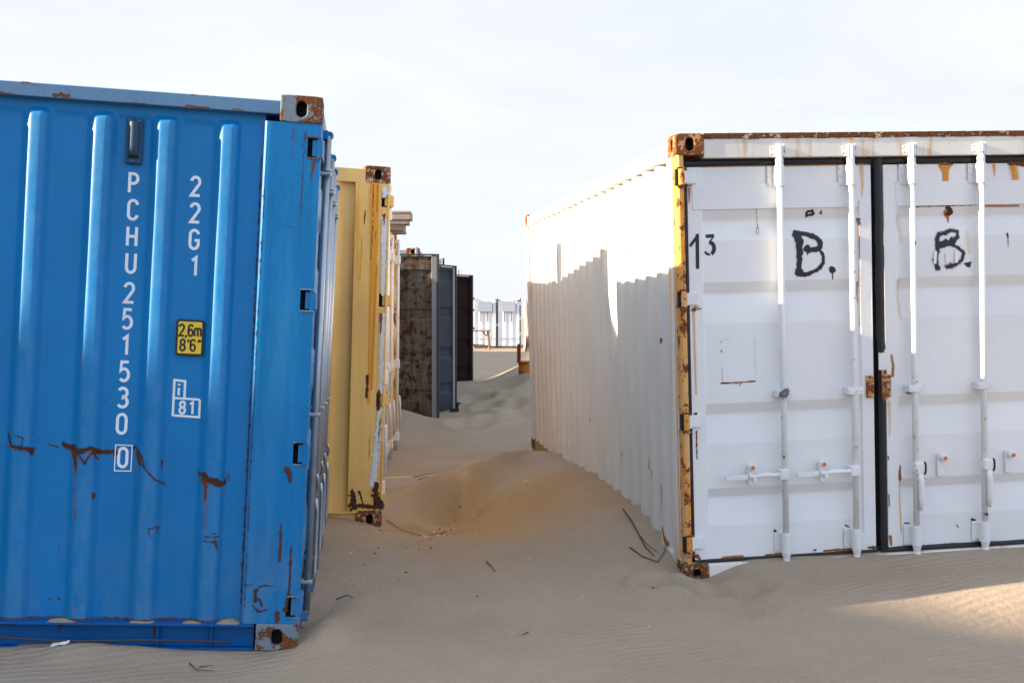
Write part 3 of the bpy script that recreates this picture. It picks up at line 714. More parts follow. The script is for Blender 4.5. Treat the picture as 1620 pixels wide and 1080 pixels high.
# ------------------------------------------------------------------ generic neighbour containers of the row (same axes as the blue one)
def neighbour(label, loc, rot, wall, post, rail, cast, side=True, doors=True, pitch=.30, height_=2.591, cast_mats=None, door_mat=None):
    c = empty('shipping_container', loc, rot); tag(c, label, 'shipping container', 'containers standing in a row on the left')
    H2 = height_; k = H2 / 2.591
    us = [-.245 - .012 * i for i in range(int(1.3 / .012))]; us += [us[-1] - .06 * i for i in range(1, int((L - .12 + us[-1]) / .06))]
    zs = [.117, .14, .3, .8, 1.3, 1.8, 2.2, H2 - .12]
    MB().grid(len(us), len(zs), lambda i, j: (us[i], .012 + corr_profile(us[i] + .58, pitch, .07, .11, .07, .036), zs[j])).build('side_wall', wall, c, smooth=True)
    MB().box(-L + .2, -.2, WD - .05, WD - .02, .11, H2 - .09).build('side_wall', wall, c)
    MB().box(-L + .2, -.2, .05, WD - .05, H2 - .075, H2 - .03).build('roof', wall, c)
    MB().box(-L + .02, -.02, .06, WD - .06, .115, .15).build('floor', M['void'], c)
    for yy in (0, WD - .06):
        MB().box(-L + .18, -.178, yy, yy + .06, H2 - .125, H2 - .025).build('top_rail', rail, c, bevel=.004)
        q = MB(); q.box(-L + .18, -.178, yy - .004, yy + .06, .105, .118); q.box(-L + .18, -.178, yy + .03, yy + .055, .0, .105); q.build('bottom_rail', rail, c)
        MB().box(-L, -L + .16, yy, yy + .06, .119, H2 - .13).build('corner_post', post, c)
    MB().box(-L + .01, -L + .05, .06, WD - .06, .12, H2 - .1).build('end_wall', wall, c)
    posts = []
    for yy, s in ((0, 1), (WD, -1)):
        q = MB(); Y = lambda a: yy + s * a
        def yb(m, x0, x1, a, b, z0, z1): m.box(x0, x1, min(Y(a), Y(b)), max(Y(a), Y(b)), z0, z1)
        yb(q, -.255, -.062, 0, .06, .119, H2 - .119); yb(q, -.018, 0, 0, .07, .119, H2 - .119)
        za = .119
        for a, b in [(x * k, y * k) for x, y in slots[::-1]]:
            yb(q, -.062, -.018, .0004, .07, za, a); za = b
        yb(q, -.062, -.018, .0004, .07, za, H2 - .119)
        yb(q, -.25, -.05, .061, .10, .125, H2 - .125)  # inner backing added to block sunlight leaking past the post
        p = q.build('corner_post', post, c, bevel=.004); posts.append(p)
        for a, b in [(x * k, y * k) for x, y in slots]:
            q = MB(); yb(q, -.061, -.019, .045, .058, a, b); q.build('hinge_pocket', M['void'], p)
            q = MB(); yb(q, -.034, .03, .010, .035, a + .01, b - .01); q.build('hinge_lug', post, p, bevel=.004)
    cm = cast_mats or [cast] * 4
    casting(c, cm[0], -.185, -.003, H2 - .122, .187, .165, .125, ('y-', 'x+')); casting(c, cm[1], -.185, -.003, -.004, .187, .165, .122, ('y-', 'x+'))
    casting(c, cm[2], -.185, WD - .162, H2 - .122, .187, .165, .125, ('x+',)); casting(c, cm[3], -.185, WD - .162, -.004, .187, .165, .122, ('x+',))
    for cz in (H2 - .122, -.004):
        for cy in (-.003, WD - .162): casting(c, cast, -L, cy, cz, .178, .165, .122, ())
    MB().box(-.06, -.004, .162, WD - .162, H2 - .17, H2 - .02).build('door_header', post, c, bevel=.004)
    MB().box(-.06, -.004, .162, WD - .162, .0, .13).build('door_sill', post, c, bevel=.004)
    if doors:
        for y0, y1 in ((.085, 1.21), (1.228, WD - .085)):
            leaf = MB(); n = 60
            leaf.grid(2, n, lambda i, j: (-.014 + .022 * corr_profile(2.27 * j / (n - 1), .45, .06, .2, .06, 1), (y0, y1)[i], .14 + (H2 - .32) * j / (n - 1)))
            leaf.box(-.055, -.036, y0, y1, .14, H2 - .18)
            door = leaf.build('door', door_mat or wall, c)
            for yy in (y0 + .2, y1 - .2):
                rod_set(door, (.046, yy), .09, H2 - .1, M['white_worn'], None, .018)
                for zq in (H2 - .31, 1.08, .25): MB().box(.0, .07, yy - .045, yy + .045, zq - .05, zq + .05).build('rod_bracket', M['white_worn'], door, bevel=.006)
                MB().box(.0, .06, yy - .035, yy + .035, H2 - .13, H2 - .08).build('cam_keeper', M['white_worn'], door, bevel=.006)
                h = MB().tube([(.07, yy, .72), (.078, yy + .02, .62), (.08, yy + .02, .34)], .012, 8); h.build('door_handle', M['white_worn'], door, smooth=True)
            for zq in [x * k for x in (2.35, 1.63, .91, .2)]:
                a, b = (y0 - .07, y0 + .10) if y0 < 1 else (y1 - .10, y1 + .07)
                MB().box(.001, .034, a, b, zq - .04, zq + .04).build('hinge', post, door, bevel=.004)
    return c

# yellow container next in the row
Y_LOC = (-.955, 8.06, .012)
yel = neighbour('pale yellow shipping container with a rusty top corner and an orange streak down its post', Y_LOC, (-.01, .031, .315), M['yellow'], M['yellow_post'], M['yellow'], M['cast_rust'], door_mat=M['white_worn'], height_=2.625)
ypost = [o for o in yel.children if o.name.startswith('corner_post') and len(o.children)][0]
ys_ = lambda u, v: (u, -.0022, v)
st = [([(-.115, 2.49), (-.11, 2.0), (-.115, 1.4), (-.12, .9)], .055, .012, .9, .85, .80), ([(-.125, 2.49), (-.122, 2.2), (-.13, 1.95)], .010, .004, .9, .9, .35), ([(-.095, 2.49), (-.10, 2.1)], .012, .004, .9, .8, .5),
      ([(-.09, 1.9), (-.095, 1.5), (-.10, 1.0)], .022, .012, 1, .7, .72), ([(-.13, 1.10), (-.135, .95)], .012, .010, .6, .9, .2), ([(-.045, .98), (-.045, .86)], .012, .016, .6, .9, .2),
      ([(-.05, .32), (-.045, .22), (-.02, .17)], .022, .030, .6, 1, .15), ([(-.17, .26), (-.14, .17), (-.10, .15)], .008, .008, .5, .9, .2), ([(-.22, .25), (-.205, .15)], .022, .03, .6, 1, .15), ([(-.24, .16), (-.10, .15), (0, .14)], .016, .02, .7, .9, .2),
      ([(-.18, 2.30), (-.185, 2.2)], .006, .004, .7, .8, .25), ([(-.20, 2.1), (-.205, 1.8)], .008, .003, 1, .5, .6), ([(-.04, 2.27), (-.04, 2.2)], .018, .005, .9, .8, .4), ([(-.04, 1.55), (-.045, 1.4)], .016, .004, .9, .8, .45), ([(-.10, .75), (-.11, .4)], .006, .003, 1, .5, .45), ([(-.03, .8), (-.04, .55)], .010, .004, 1, .6, .4)]
decal('rust_stain', M['stain'], ypost, ys_, st, .005)
# bare primer strip near the door edge
k = NT('worn_primer'); al = k.step(k.math('ADD', k.n('ShaderNodeAttribute', attribute_name='cov').outputs['Fac'], k.math('MULTIPLY', k.math('SUBTRACT', k.noise(k.coord(1, sc=(1, 1, .3)), 40, 6), .5), .9)), .35, .6)
M['primer'] = k.bsdf((.62, .64, .68), .6, None, 0, .3, al)
decal('worn_patch', M['primer'], ypost, lambda u, v: (u, -.0016, v), [([(-.04, 2.46), (-.04, 2.42)], .026, .022, .5, 1, 0), ([(-.038, 2.24), (-.036, 1.7)], .024, .018, .6, 1, 0), ([(-.03, 1.55), (-.03, .98)], .020, .016, .6, .9, 0), ([(-.035, .84), (-.055, .5), (-.07, .32)], .022, .038, .7, .95, 0)], .005)

# second, lower yellow container behind it
c3 = neighbour('orange yellow shipping container partly hidden behind the pale yellow one', (-1.34, 10.475, -.075), (0, .01, .012), M['yellow_post'], M['orange_post'], M['yellow_post'], M['cast_rust'], height_=2.575, door_mat=M['yellow_post'])

# ------------------------------------------------------------------ containers with doors standing open
def open_leaf(parent, hinge, ang, panel, frame, edge, w=1.16, h=2.28, z0=.13):
    """door leaf swung open; local x runs from hinge to free edge; the inner face looks to -y"""
    d = empty('door', (hinge[0], hinge[1], z0)); d.parent = parent; d.rotation_euler = (0, 0, ang)
    n = 90
    def dep(u, z):
        e = sm(.075, .095, u) * (1 - sm(w - .095, w - .075, u))
        g = 0
        for zc in (.42, .95, 1.55, 2.10): g = max(g, 1 - sm(.05, .09, abs(z - zc)))
        return .010 + .020 * e * g
    us = [.03, .06, .075, .085, .095, .3, .6, .9, w - .095, w - .085, w - .075, w - .05, w - .03]
    q = MB().grid(len(us), n, lambda i, j: (us[i], dep(us[i], .03 + (h - .06) * j / (n - 1)), .03 + (h - .06) * j / (n - 1)))
    q.box(.03, w - .03, .040, .055, .03, h - .03)
    q.build('door_panel', panel, d)
    for u0, u1 in ((w - .085, w - .012), (.012, .075)): MB().box(u0, u1, -.006, .0085, .02, h - .02).build('door_stile', frame, d, bevel=.004)
    q = MB(); q.box(w - .014, w + .022, -.020, .026, 0, h); q.box(-.01, .012, -.012, .026, 0, h); q.box(.012, w - .014, -.014, .026, h - .022, h); q.box(.012, w - .014, -.014, .026, 0, .022)
    q.build('door_gasket', edge, d, bevel=.006)
    for u in (.28, .86): MB().tube([(u, .10, -.02), (u, .10, h + .10)], .018, 10).build('lock_rod', M['galv'], d, smooth=True)
    return d

c4 = neighbour('grey container behind the yellow ones with a rust speckled door swung wide open', (-2.26, 12.99, -.06), (0, 0, .02), M['greycont'], M['greycont'], M['greycont'], M['cast_rust'], doors=False, height_=2.56)
open_leaf(c4, (.11, 2.44), R(2), M['rusty_door'], M['grey_frame'], M['darkgreen'], h=2.40, z0=.08)
c5 = neighbour('dark grey container with a narrow blue grey door standing ajar', (-1.31, 15.66, -.065), (0, 0, .03), M['greycont'], M['greycont'], M['greycont'], M['cast_orange'], doors=False, height_=2.575)
d5 = open_leaf(c5, (.0, .10), R(65.5), M['grey_door'], M['grey_frame'], M['black'], h=2.26, z0=.12)
MB().tube([(.80, .02, 2.25), (.80, .02, 2.36)], .016, 8).build('bolt', M['black'], d5)
c6 = neighbour('dark red container at the far end of the row with its door ajar', (-1.38, 18.22, -.05), (0, 0, .03), M['red'], M['red'], M['red'], M['cast_rust'], doors=False, height_=2.50)
open_leaf(c6, (.0, 2.42), R(53), M['red'], M['red'], M['darkgreen'], h=2.27, z0=.13)

# ------------------------------------------------------------------ white container
white = empty('shipping_container', W_LOC, W_ROT)
tag(white, 'white shipping container with closed doors, spray painted B marks and rusty edges', 'shipping container')
WP = (.278, .068, .072, .068, .036)
us = [.17 + .0135 * i for i in range(int((L - .34) / .0135))]
zs = [.116, .13, .3, .6, 1.0, 1.4, 1.8, 2.2, 2.40, 2.47]
def wdep(y, z):
    return .010 + corr_profile(y - .12, *WP) + .009 * mn.noise(Vector((y * 1.3, z * 1.3, 9)))
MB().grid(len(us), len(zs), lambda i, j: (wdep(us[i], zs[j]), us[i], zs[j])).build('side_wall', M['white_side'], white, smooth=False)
sw = white.children[-1]
for p in sw.data.polygons: p.use_smooth = True
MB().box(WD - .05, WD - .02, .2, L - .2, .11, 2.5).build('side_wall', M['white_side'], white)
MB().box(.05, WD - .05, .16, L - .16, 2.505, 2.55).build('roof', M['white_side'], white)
MB().box(.06, WD - .06, .05, L - .06, .10, .14).build('floor', M['void'], white)
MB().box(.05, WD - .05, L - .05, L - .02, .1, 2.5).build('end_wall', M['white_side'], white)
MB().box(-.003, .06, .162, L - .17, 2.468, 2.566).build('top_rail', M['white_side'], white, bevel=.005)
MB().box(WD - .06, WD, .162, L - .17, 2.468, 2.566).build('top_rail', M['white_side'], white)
MB().box(.012, .06, 3.0, L - .17, .0, .115).build('bottom_rail', M['olive'], white, bevel=.003)
MB().box(.010, .06, .162, 3.0, .0, .115).build('bottom_rail', M['white_rusty'], white, bevel=.003)
MB().box(WD - .06, WD, .162, L - .17, .0, .115).build('bottom_rail', M['olive'], white)
# near-left post: rounded orange pillar beside the gasket
q = MB(); pr = [(.075, .20), (.0, .20), (-.001, .14), (.004, .06), (.0, .03), (.004, .008), (.016, -.001), (.034, -.001), (.044, .006), (.046, .03)]
q.grid(len(pr), 2, lambda i, j: (pr[i][0], pr[i][1], (.112, 2.472)[j]), flip=True)
lpost = q.build('corner_post', M['orange_post'], white, smooth=False)
MB().box(-.0012, .05, .075, .199, .118, 2.47).build('post_side', M['white_rusty'], lpost); wps = lpost.children[-1]
MB().box(WD - .05, WD, 0, .16, .118, 2.47).build('corner_post', M['white_rusty'], white)
for xx in (0, WD - .06): MB().box(xx, xx + .06, L - .16, L, .118, 2.47).build('corner_post', M['white_rusty'], white)
casting(white, M['cast_orange'], -.004, -.006, 2.470, .168, .175, .123, ('y-', 'x-'))
casting(white, M['cast_rust'], -.004, -.006, -.02, .150, .175, .135, ('y-', 'x-'))
casting(white, M['cast_orange'], WD - .164, -.006, 2.470, .168, .175, .123, ('y-',))
casting(white, M['cast_rust'], WD - .164, -.006, -.006, .168, .175, .120, ('y-',))
for cz in (2.470, -.006):
    casting(white, M['cast_rust'] if cz < 1 else M['cast_orange'], -.004, L - .17, cz, .168, .175, .122, ('x-',)); casting(white, M['cast_rust'], WD - .164, L - .17, cz, .168, .175, .122, ())
# header, its rusted edge, sill
MB().box(.165, WD - .165, .0, .06, 2.452, 2.562).build('door_header', M['white_rusty'], white, bevel=.004); whead = white.children[-1]
q = MB(); n = 150
q.grid(n, 2, lambda i, j: (.165 + (WD - .33) * i / (n - 1), -.0035, (2.592 + .0015 * mn.noise(Vector((i * .3, 1, 1))) if j else 2.561 + .010 * mn.noise(Vector((i * .13, 0, 2))) + .006 * mn.noise(Vector((i * .5, 4, 2))))))
q.box(.165, WD - .165, -.003, .06, 2.568, 2.591)
q.build('header_edge', M['rust_edge'], white)
MB().box(.11, WD - .165, -.004, .06, .0, .106).build('door_sill', M['white_rusty'], white, bevel=.004); wsill = white.children[-1]
# doors
DOOR_IN = .042
GROOVES = [(2.155, 2.100, 2.085, 1.98), (1.740, 1.676, 1.662, 1.50), (1.036, .974, .960, .80), (.541, .486, .472, .32)]
def wgroove(z, g):
    a, b, c, d = g
    if z >= a or z <= d: return 0
    if z > b: return (a - z) / (a - b)
    if z > c: return 1
    return (z - d) / (c - d)
def door_leaf(x0, x1, px0, px1):
    def dep(x, z):
        e = sm(px0 - .006, px0 + .006, x) * (1 - sm(px1 - .006, px1 + .006, x))
        g = max(wgroove(z, q) for q in GROOVES)
        side = .012 * sm(.22, .235, z) * (1 - sm(2.19, 2.2, z)) * sm(px1 + .001, px1 + .006, x) * (1 - sm(px1 + .03, px1 + .036, x))
        return .003 * e + .024 * e * g + side + .0025 * mn.noise(Vector((x * 2, z * 2, x0 * 7)))
    xs_ = [x0, px0 - .03, px0 - .006, px0 - .002, px0 + .002, px0 + .006] + [px0 + .006 + (px1 - px0 - .012) * i / 14 for i in range(1, 14)] + [px1 - .006, px1 - .002, px1 + .002, px1 + .006, px1 + .012, px1 + .028, px1 + .036, x1 - .03, x1]
    xs_ = sorted(set(xs_)); zz = set([.128, .16, .2, .22, .235, 2.19, 2.2, 2.3, 2.405])
    for g in GROOVES:
        zz |= set(g) | {g[0] - .02, g[0] - .04, (g[2] + g[3]) / 2}
    zz |= {.128 + .06 * i for i in range(38)}
    zz = sorted(z for z in zz if z <= 2.405)
    q = MB().grid(len(xs_), len(zz), lambda i, j: (xs_[i], dep(xs_[i], zz[j]), zz[j]))
    q.box(x0 + .001, x1 - .001, .07, .085, .130, 2.403)
    q.box(x0, x0 + .004, .0005, .084, .130, 2.403); q.box(x1 - .004, x1, .0005, .084, .130, 2.403)
    return q, dep
ql, dl = door_leaf(.074, 1.186, .158, 1.078)
dleft = ql.build('door', M['white'], white)
qr, dr = door_leaf(1.264, WD - .06, 1.345, WD - .155)
dright = qr.build('door', M['white'], white)
for d_ in (dleft, dright): d_.location = (0, DOOR_IN, 0)
# gaskets: wavy worn black rubber strips
def strip(pts, w, y, jit=.003, n=60):
    """rubber strip with uneven edges along straight line pts[0]->pts[1] in the door plane"""
    (a0, b0), (a1, b1) = pts; d = Vector((a1 - a0, b1 - b0)).normalized(); nn = Vector((-d.y, d.x)); m = MB()
    prof = [(-1, .004), (-.8, -.004), (0, -.008), (.8, -.004), (1, .004)]
    def fn(i, j):
        t = j / (n - 1); p = Vector((a0 + (a1 - a0) * t, b0 + (b1 - b0) * t)); s, dy = prof[i]
        o = jit * mn.noise(Vector((t * 9 + a0, s, b0 * 3))) + jit * .5 * mn.noise(Vector((t * 40, s, a0)))
        q = p + nn * (s * w / 2 + o); return (q.x, y + dy, q.y)
    m.grid(5, n, fn); return m
g = strip([(.060, 2.428), (1.190, 2.432)], .040, .002); g.add(*(lambda s: (s.v, s.f))(strip([(.060, .13), (.058, 2.42)], .022, .004))); g.add(*(lambda s: (s.v, s.f))(strip([(.075, .117), (1.19, .117)], .022, .0)))
g.build('door_gasket', M['gasket'], dleft, smooth=True)
g = strip([(1.252, 2.430), (WD - .05, 2.432)], .042, .001); g.add(*(lambda s: (s.v, s.f))(strip([(1.236, .105), (1.234, 1.19)], .044, -.004, .002))); g.add(*(lambda s: (s.v, s.f))(strip([(1.233, 1.30), (1.231, 2.445)], .050, -.006, .003))); g.add(*(lambda s: (s.v, s.f))(strip([(1.225, .118), (WD - .05, .112)], .040, -.002)))
g.build('door_gasket', M['gasket'], dright, smooth=True)
MB().box(1.187, 1.263, .085, .100, .10, 2.45).build('door_gap', M['void'], white)
# flat stiffener plates
MB().box(.101, 1.104, -.0055, .0005, 2.160, 2.303).build('door_plate', M['white'], dleft, bevel=.002)
MB().box(1.342, WD - .075, -.0055, .0005, 2.160, 2.303).build('door_plate', M['white'], dright, bevel=.002)
# hinges
for door, xa, s in ((dleft, 0, 1), (dright, WD, -1)):
    for z in (2.345, 1.648, .940, .228):
        q = MB(); xx = lambda a, b: (min(xa + s * a, xa + s * b), max(xa + s * a, xa + s * b))
        x0, x1 = xx(.040, .122); q.box(x0, x1, -.014, -.001, z - .036, z + .036)
        x0, x1 = xx(.036, .058); q.box(x0, x1, -.016 - DOOR_IN, -.001, z - .036, z + .036)
        q.build('hinge', M['white_worn'], door, bevel=.005)
        x0, x1 = xx(.006, .047)
        q = MB().tube([(xa + s * .026, -.010 - DOOR_IN, z - .046), (xa + s * .026, -.010 - DOOR_IN, z + .046)], .018, 12)
        q.build('hinge_pin', M['orange_post'], door, smooth=False, bevel=.003)
        if xa == 0:
            q = MB().box(-.0035, .012, -.004, .028, z - .046, z + .046); q.build('hinge_slot', M['void'], white)
        for zz_ in (z - .056, z + .052):
            MB().box(*xx(.003, .05), -.016 - DOOR_IN, .004 - DOOR_IN, zz_ - .005, zz_ + .005).build('hinge_lug', M['cast_rust'], door, bevel=.002)
# lock rods with keepers, brackets, handles
def lockrod(door, x, handle):
    yr = -.046
    o = MB().tube([(x, yr, .085), (x, yr, 2.52)], .0182, 18).build('lock_rod', M['white_worn'], door)
    for p in o.data.polygons: p.use_smooth = len(p.vertices) == 4
    for z, s in ((2.345, 1), (.205, -1)):
        q = MB(); q.box(x - .062, x + .040, -.009, -.0015, z - .060, z + .060)
        q.tube([(x, yr, z - .062), (x, yr, z + .060)], .0275, 16)
        q.box(x - .027, x + .027, -.046, -.006, z - .058, z + .056)
        b = q.build('rod_bracket', M['white_worn'], door, bevel=.003)
        q = MB()
        for dz in (-.042, 0, .042): q.tube([(x - .048, -.0095, z + dz), (x - .048, -.0135, z + dz)], .0075, 8)
        q.build('bracket_rivet', M['white_worn'], b)
    q = MB(); q.box(x - .046, x + .046, -.068, -.0015, 1.064, 1.104); q.tube([(x - .034, -.0682, 1.084), (x - .034, -.0715, 1.084)], .008, 8); q.tube([(x + .034, -.0682, 1.084), (x + .034, -.0715, 1.084)], .008, 8)
    q.build('rod_guide', M['white_worn'], door, bevel=.005)
    # cams and keepers on header and sill
    q = MB()
    q.tube([(x, yr, 2.405), (x, yr, 2.44), (x, yr, 2.448)], [.022, .024, .016], 14); q.box(x - .020, x + .022, -.062, -.024, 2.455, 2.515)
    q.tube([(x + .028, -.05, 2.47), (x + .036, -.05, 2.50), (x + .024, -.05, 2.522)], .006, 8)
    q.box(x - .042, x - .024, -.046, -.001, 2.468, 2.512)
    q.tube([(x - .045, -.04, 2.47), (x - .052, -.035, 2.49), (x - .045, -.04, 2.512)], .008, 8)
    q.build('cam_keeper', M['white_worn'], door, bevel=.003); q = MB()
    q.tube([(x, yr, .142), (x, yr, .115), (x, yr, .10), (x, yr, .075)], [.026, .019, .022, .02], 14); q.box(x - .024, x + .030, -.058, -.012, .055, .085)
    q.build('cam_keeper', M['white_worn'], door, bevel=.003)
    # handle hub + lever + catch
    zc = .615
    if handle == 'closed':
        q = MB(); q.box(x - .044, x + .012, -.088, -.030, zc - .030, zc + .030)
        q.build('handle_hub', M['white_worn'], door, bevel=.006)
        x0 = x - .36
        q = MB().tube([(x - .04, -.072, zc), (x - .16, -.064, zc - .004), (x - .22, -.060, zc - .006)], [.013, .010, .011], 10); q.obox((x0 + .062, -.060, zc - .008), (1, 0, .02), (0, 1, 0), (0, 0, 1), .065, .007, .014)
        q.tube([(x - .05, -.072, zc - .004), (x - .11, -.066, zc + .012), (x - .17, -.062, zc + .006)], .006, 8)
        q.build('door_handle', M['white_worn'], door, bevel=.002)
        xc = x - .205
    else:
        q = MB(); q.box(x - .020, x + .034, -.086, -.028, zc - .034, zc + .034)
        q.build('handle_hub', M['white_worn'], door, bevel=.010)
        MB().tube([(x + .036, -.082, zc + .036), (x + .042, -.084, zc + .02), (x + .042, -.084, zc - .02), (x + .036, -.082, zc - .040)], .006, 8).build('hub_gap', M['gasket'], door)
        q = MB().tube([(x + .010, -.074, zc - .03), (x + .014, -.078, zc - .075), (x + .016, -.078, zc - .11), (x + .016, -.078, zc - .18), (x + .010, -.076, zc - .255)], [.013, .019, .017, .016, .010], 12)
        q.build('door_handle', M['white_worn'], door, smooth=True)
        xc = x + .172
    q = MB(); q.box(xc - .020, xc + .020, -.020, -.0015, zc - .065, zc + .065) if handle != 'closed' else q.box(xc - .014, xc + .014, -.045, -.0015, zc - .045, zc + .05)
    q.tube([(xc + .006, -.015, zc + .050), (xc + .006, -.062, zc + .046)], [.022, .020], 14)
    if handle == 'closed': q.tube([(xc + .012, -.070, zc - .012), (xc + .014, -.078, zc - .035), (xc, -.070, zc - .052), (xc - .016, -.06, zc - .042)], .009, 8)
    cth = q.build('handle_catch', M['white_worn'], door, bevel=.003)
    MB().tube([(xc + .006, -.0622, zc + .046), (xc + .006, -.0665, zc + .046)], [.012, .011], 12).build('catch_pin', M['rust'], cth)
lockrod(dleft, .611, 'closed'); lockrod(dleft, 1.044, 'closed'); lockrod(dright, 1.420, 'open'); lockrod(dright, 1.854, 'open')
# wire twist on the first rod guide, wire loop under the plate
q = MB(); random.seed(11)
for i in range(7):
    a = random.uniform(0, 6.28); p = Vector((.608, -.070, 1.09)); pts = []
    for k_ in range(6): pts.append((p.x + .030 * math.cos(a + k_ * 1.1) * random.uniform(.4, 1.3), p.y - random.uniform(0, .02), p.z + .034 * math.sin(a + k_ * 1.3) * random.uniform(.4, 1.2)))
    q.tube(pts, .0022, 6)
q.build('wire_twist', M['galv_wire'], dleft, smooth=True)
q = MB().tube([(.484, -.006, 2.160), (.485, -.006, 2.12), (.484, -.006, 2.08), (.486, -.008, 2.065)], .0018, 6)
q.tube([(.487 + .008 * math.cos(R(a)), -.008, 2.032 + .020 * math.sin(R(a))) for a in range(90, 451, 30)], .0018, 6)
q.tube([(.480, -.006, 2.068), (.492, -.010, 2.060), (.481, -.008, 2.052), (.491, -.008, 2.047)], .0022, 6)
q.build('wire_loop', M['galv_wire'], dleft, smooth=True)
# centre latch plates
for xa, xb, bx in ((1.136, 1.184, 1.152), (1.244, 1.290, 1.263)):
    lt = MB().box(xa, xb, -.012, -.0015, 1.035, 1.165).build('latch_plate', M['rusty_plate'], white, bevel=.003); lt.location = (0, DOOR_IN, 0)
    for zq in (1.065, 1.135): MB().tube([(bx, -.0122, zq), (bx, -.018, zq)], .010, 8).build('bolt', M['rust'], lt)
MB().box(1.215, 1.242, -.020, .004, 1.02, 1.20).build('latch_bar', M['rusty_plate'], white, bevel=.006); white.children[-1].location = (0, DOOR_IN, 0)
MB().box(1.216, 1.262, -.010, .0, 1.195, 1.315).build('gasket_stub', M['white_worn'], dright, bevel=.004)
# stencilled number 13
wm = lambda u, v, t: (u, -.0035 - t, v)
def wmap(u, v, t): return (u, (dl(u, v) if u < 1.22 else dr(u, v)) - .001 - t, v)
q = MB(); q.ribbon([(.082, 1.952), (.128, 2.010)], .017, wmap, .0012); q.ribbon([(.1265, 2.022), (.1245, 1.822)], .020, wmap, .0016)
q.build('number_lettering', M['sign_black'], dleft)
q = MB(); q.ribbon([(.180, 2.008), (.230, 2.010)], .020, wmap, .0012); q.ribbon([(.224, 2.002), (.200, 1.974)], .008, wmap, .0016)
q.ribbon(arc(.200, 1.938, .027, .034, 95, -70, 12), .022, wmap, .0012); q.ribbon(arc(.198, 1.938, .030, .036, -85, -150, 8), .013, wmap, .0016)
q.build('number_lettering', M['sign_black'], dleft)
# sprayed letters
def smap(u, v): return (u, (dl(u, v) if u < 1.22 else dr(u, v)) - .0022, v)
st = [([(.728, 2.008), (.742, 1.96), (.742, 1.88), (.735, 1.785)], .024, .014, .55, 1, 0), ([(.725, 2.015), (.775, 2.012), (.815, 1.997), (.850, 1.985), (.872, 1.955), (.870, 1.930), (.845, 1.915), (.795, 1.916)], .013, .015, .6, 1, 0),
      ([(.792, 1.920), (.793, 1.918)], .020, .020, .5, 1, 0), ([(.792, 1.91), (.790, 1.888)], .004, .003, .5, .9, 0), ([(.868, 1.912), (.888, 1.880), (.888, 1.840), (.868, 1.812)], .008, .014, .7, .85, 0),
      ([(.880, 1.830), (.850, 1.798), (.800, 1.778), (.765, 1.772), (.742, 1.79)], .010, .013, .6, .95, 0), ([(.735, 1.79), (.755, 1.775)], .022, .014, .5, 1, 0), ([(.728, 2.0), (.745, 1.8)], .034, .024, 1, .30, 0),
      ([(.942, 1.798), (.943, 1.797)], .0165, .0165, .3, 1, 0), ([(.943, 1.785), (.943, 1.742)], .0042, .003, .4, 1, 0)]
decal('graffiti_letter', M['spray'], dleft, smap, st, .003, .18, 1.32)
st = [([(1.612, 1.995), (1.598, 1.95), (1.598, 1.89), (1.585, 1.84), (1.600, 1.79)], .018, .022, 1, .85, 0), ([(1.600, 1.98), (1.645, 1.998), (1.690, 2.013), (1.728, 2.005), (1.728, 1.975), (1.700, 1.95), (1.625, 1.932)], .018, .020, 1, .75, 0),
      ([(1.695, 1.925), (1.735, 1.905), (1.765, 1.875), (1.755, 1.835), (1.715, 1.81), (1.66, 1.795)], .014, .020, 1, .8, 0), ([(1.60, 2.0), (1.60, 1.8)], .045, .045, 1, .30, 0), ([(1.66, 1.80), (1.74, 1.85)], .04, .03, 1, .30, 0), ([(1.62, 1.93), (1.70, 1.94)], .022, .02, .6, .95, 0),
      ([(1.793, 1.808), (1.794, 1.803)], .0135, .0135, .4, 1, 0)]
decal('graffiti_letter', M['spray'], dright, smap, st, .003, .25, 1.30)
MB().obox((1.582, -.004, 1.853), (1, 0, -.08), (0, 1, 0), (.08, 0, 1), .009, .0012, .038).build('tape_strip', M['white_letter'], dright)
MB().obox((1.716, -.004, 1.855), (1, 0, 0), (0, 1, 0), (0, 0, 1), .009, .0012, .036).build('tape_strip', M['white_letter'], dright)
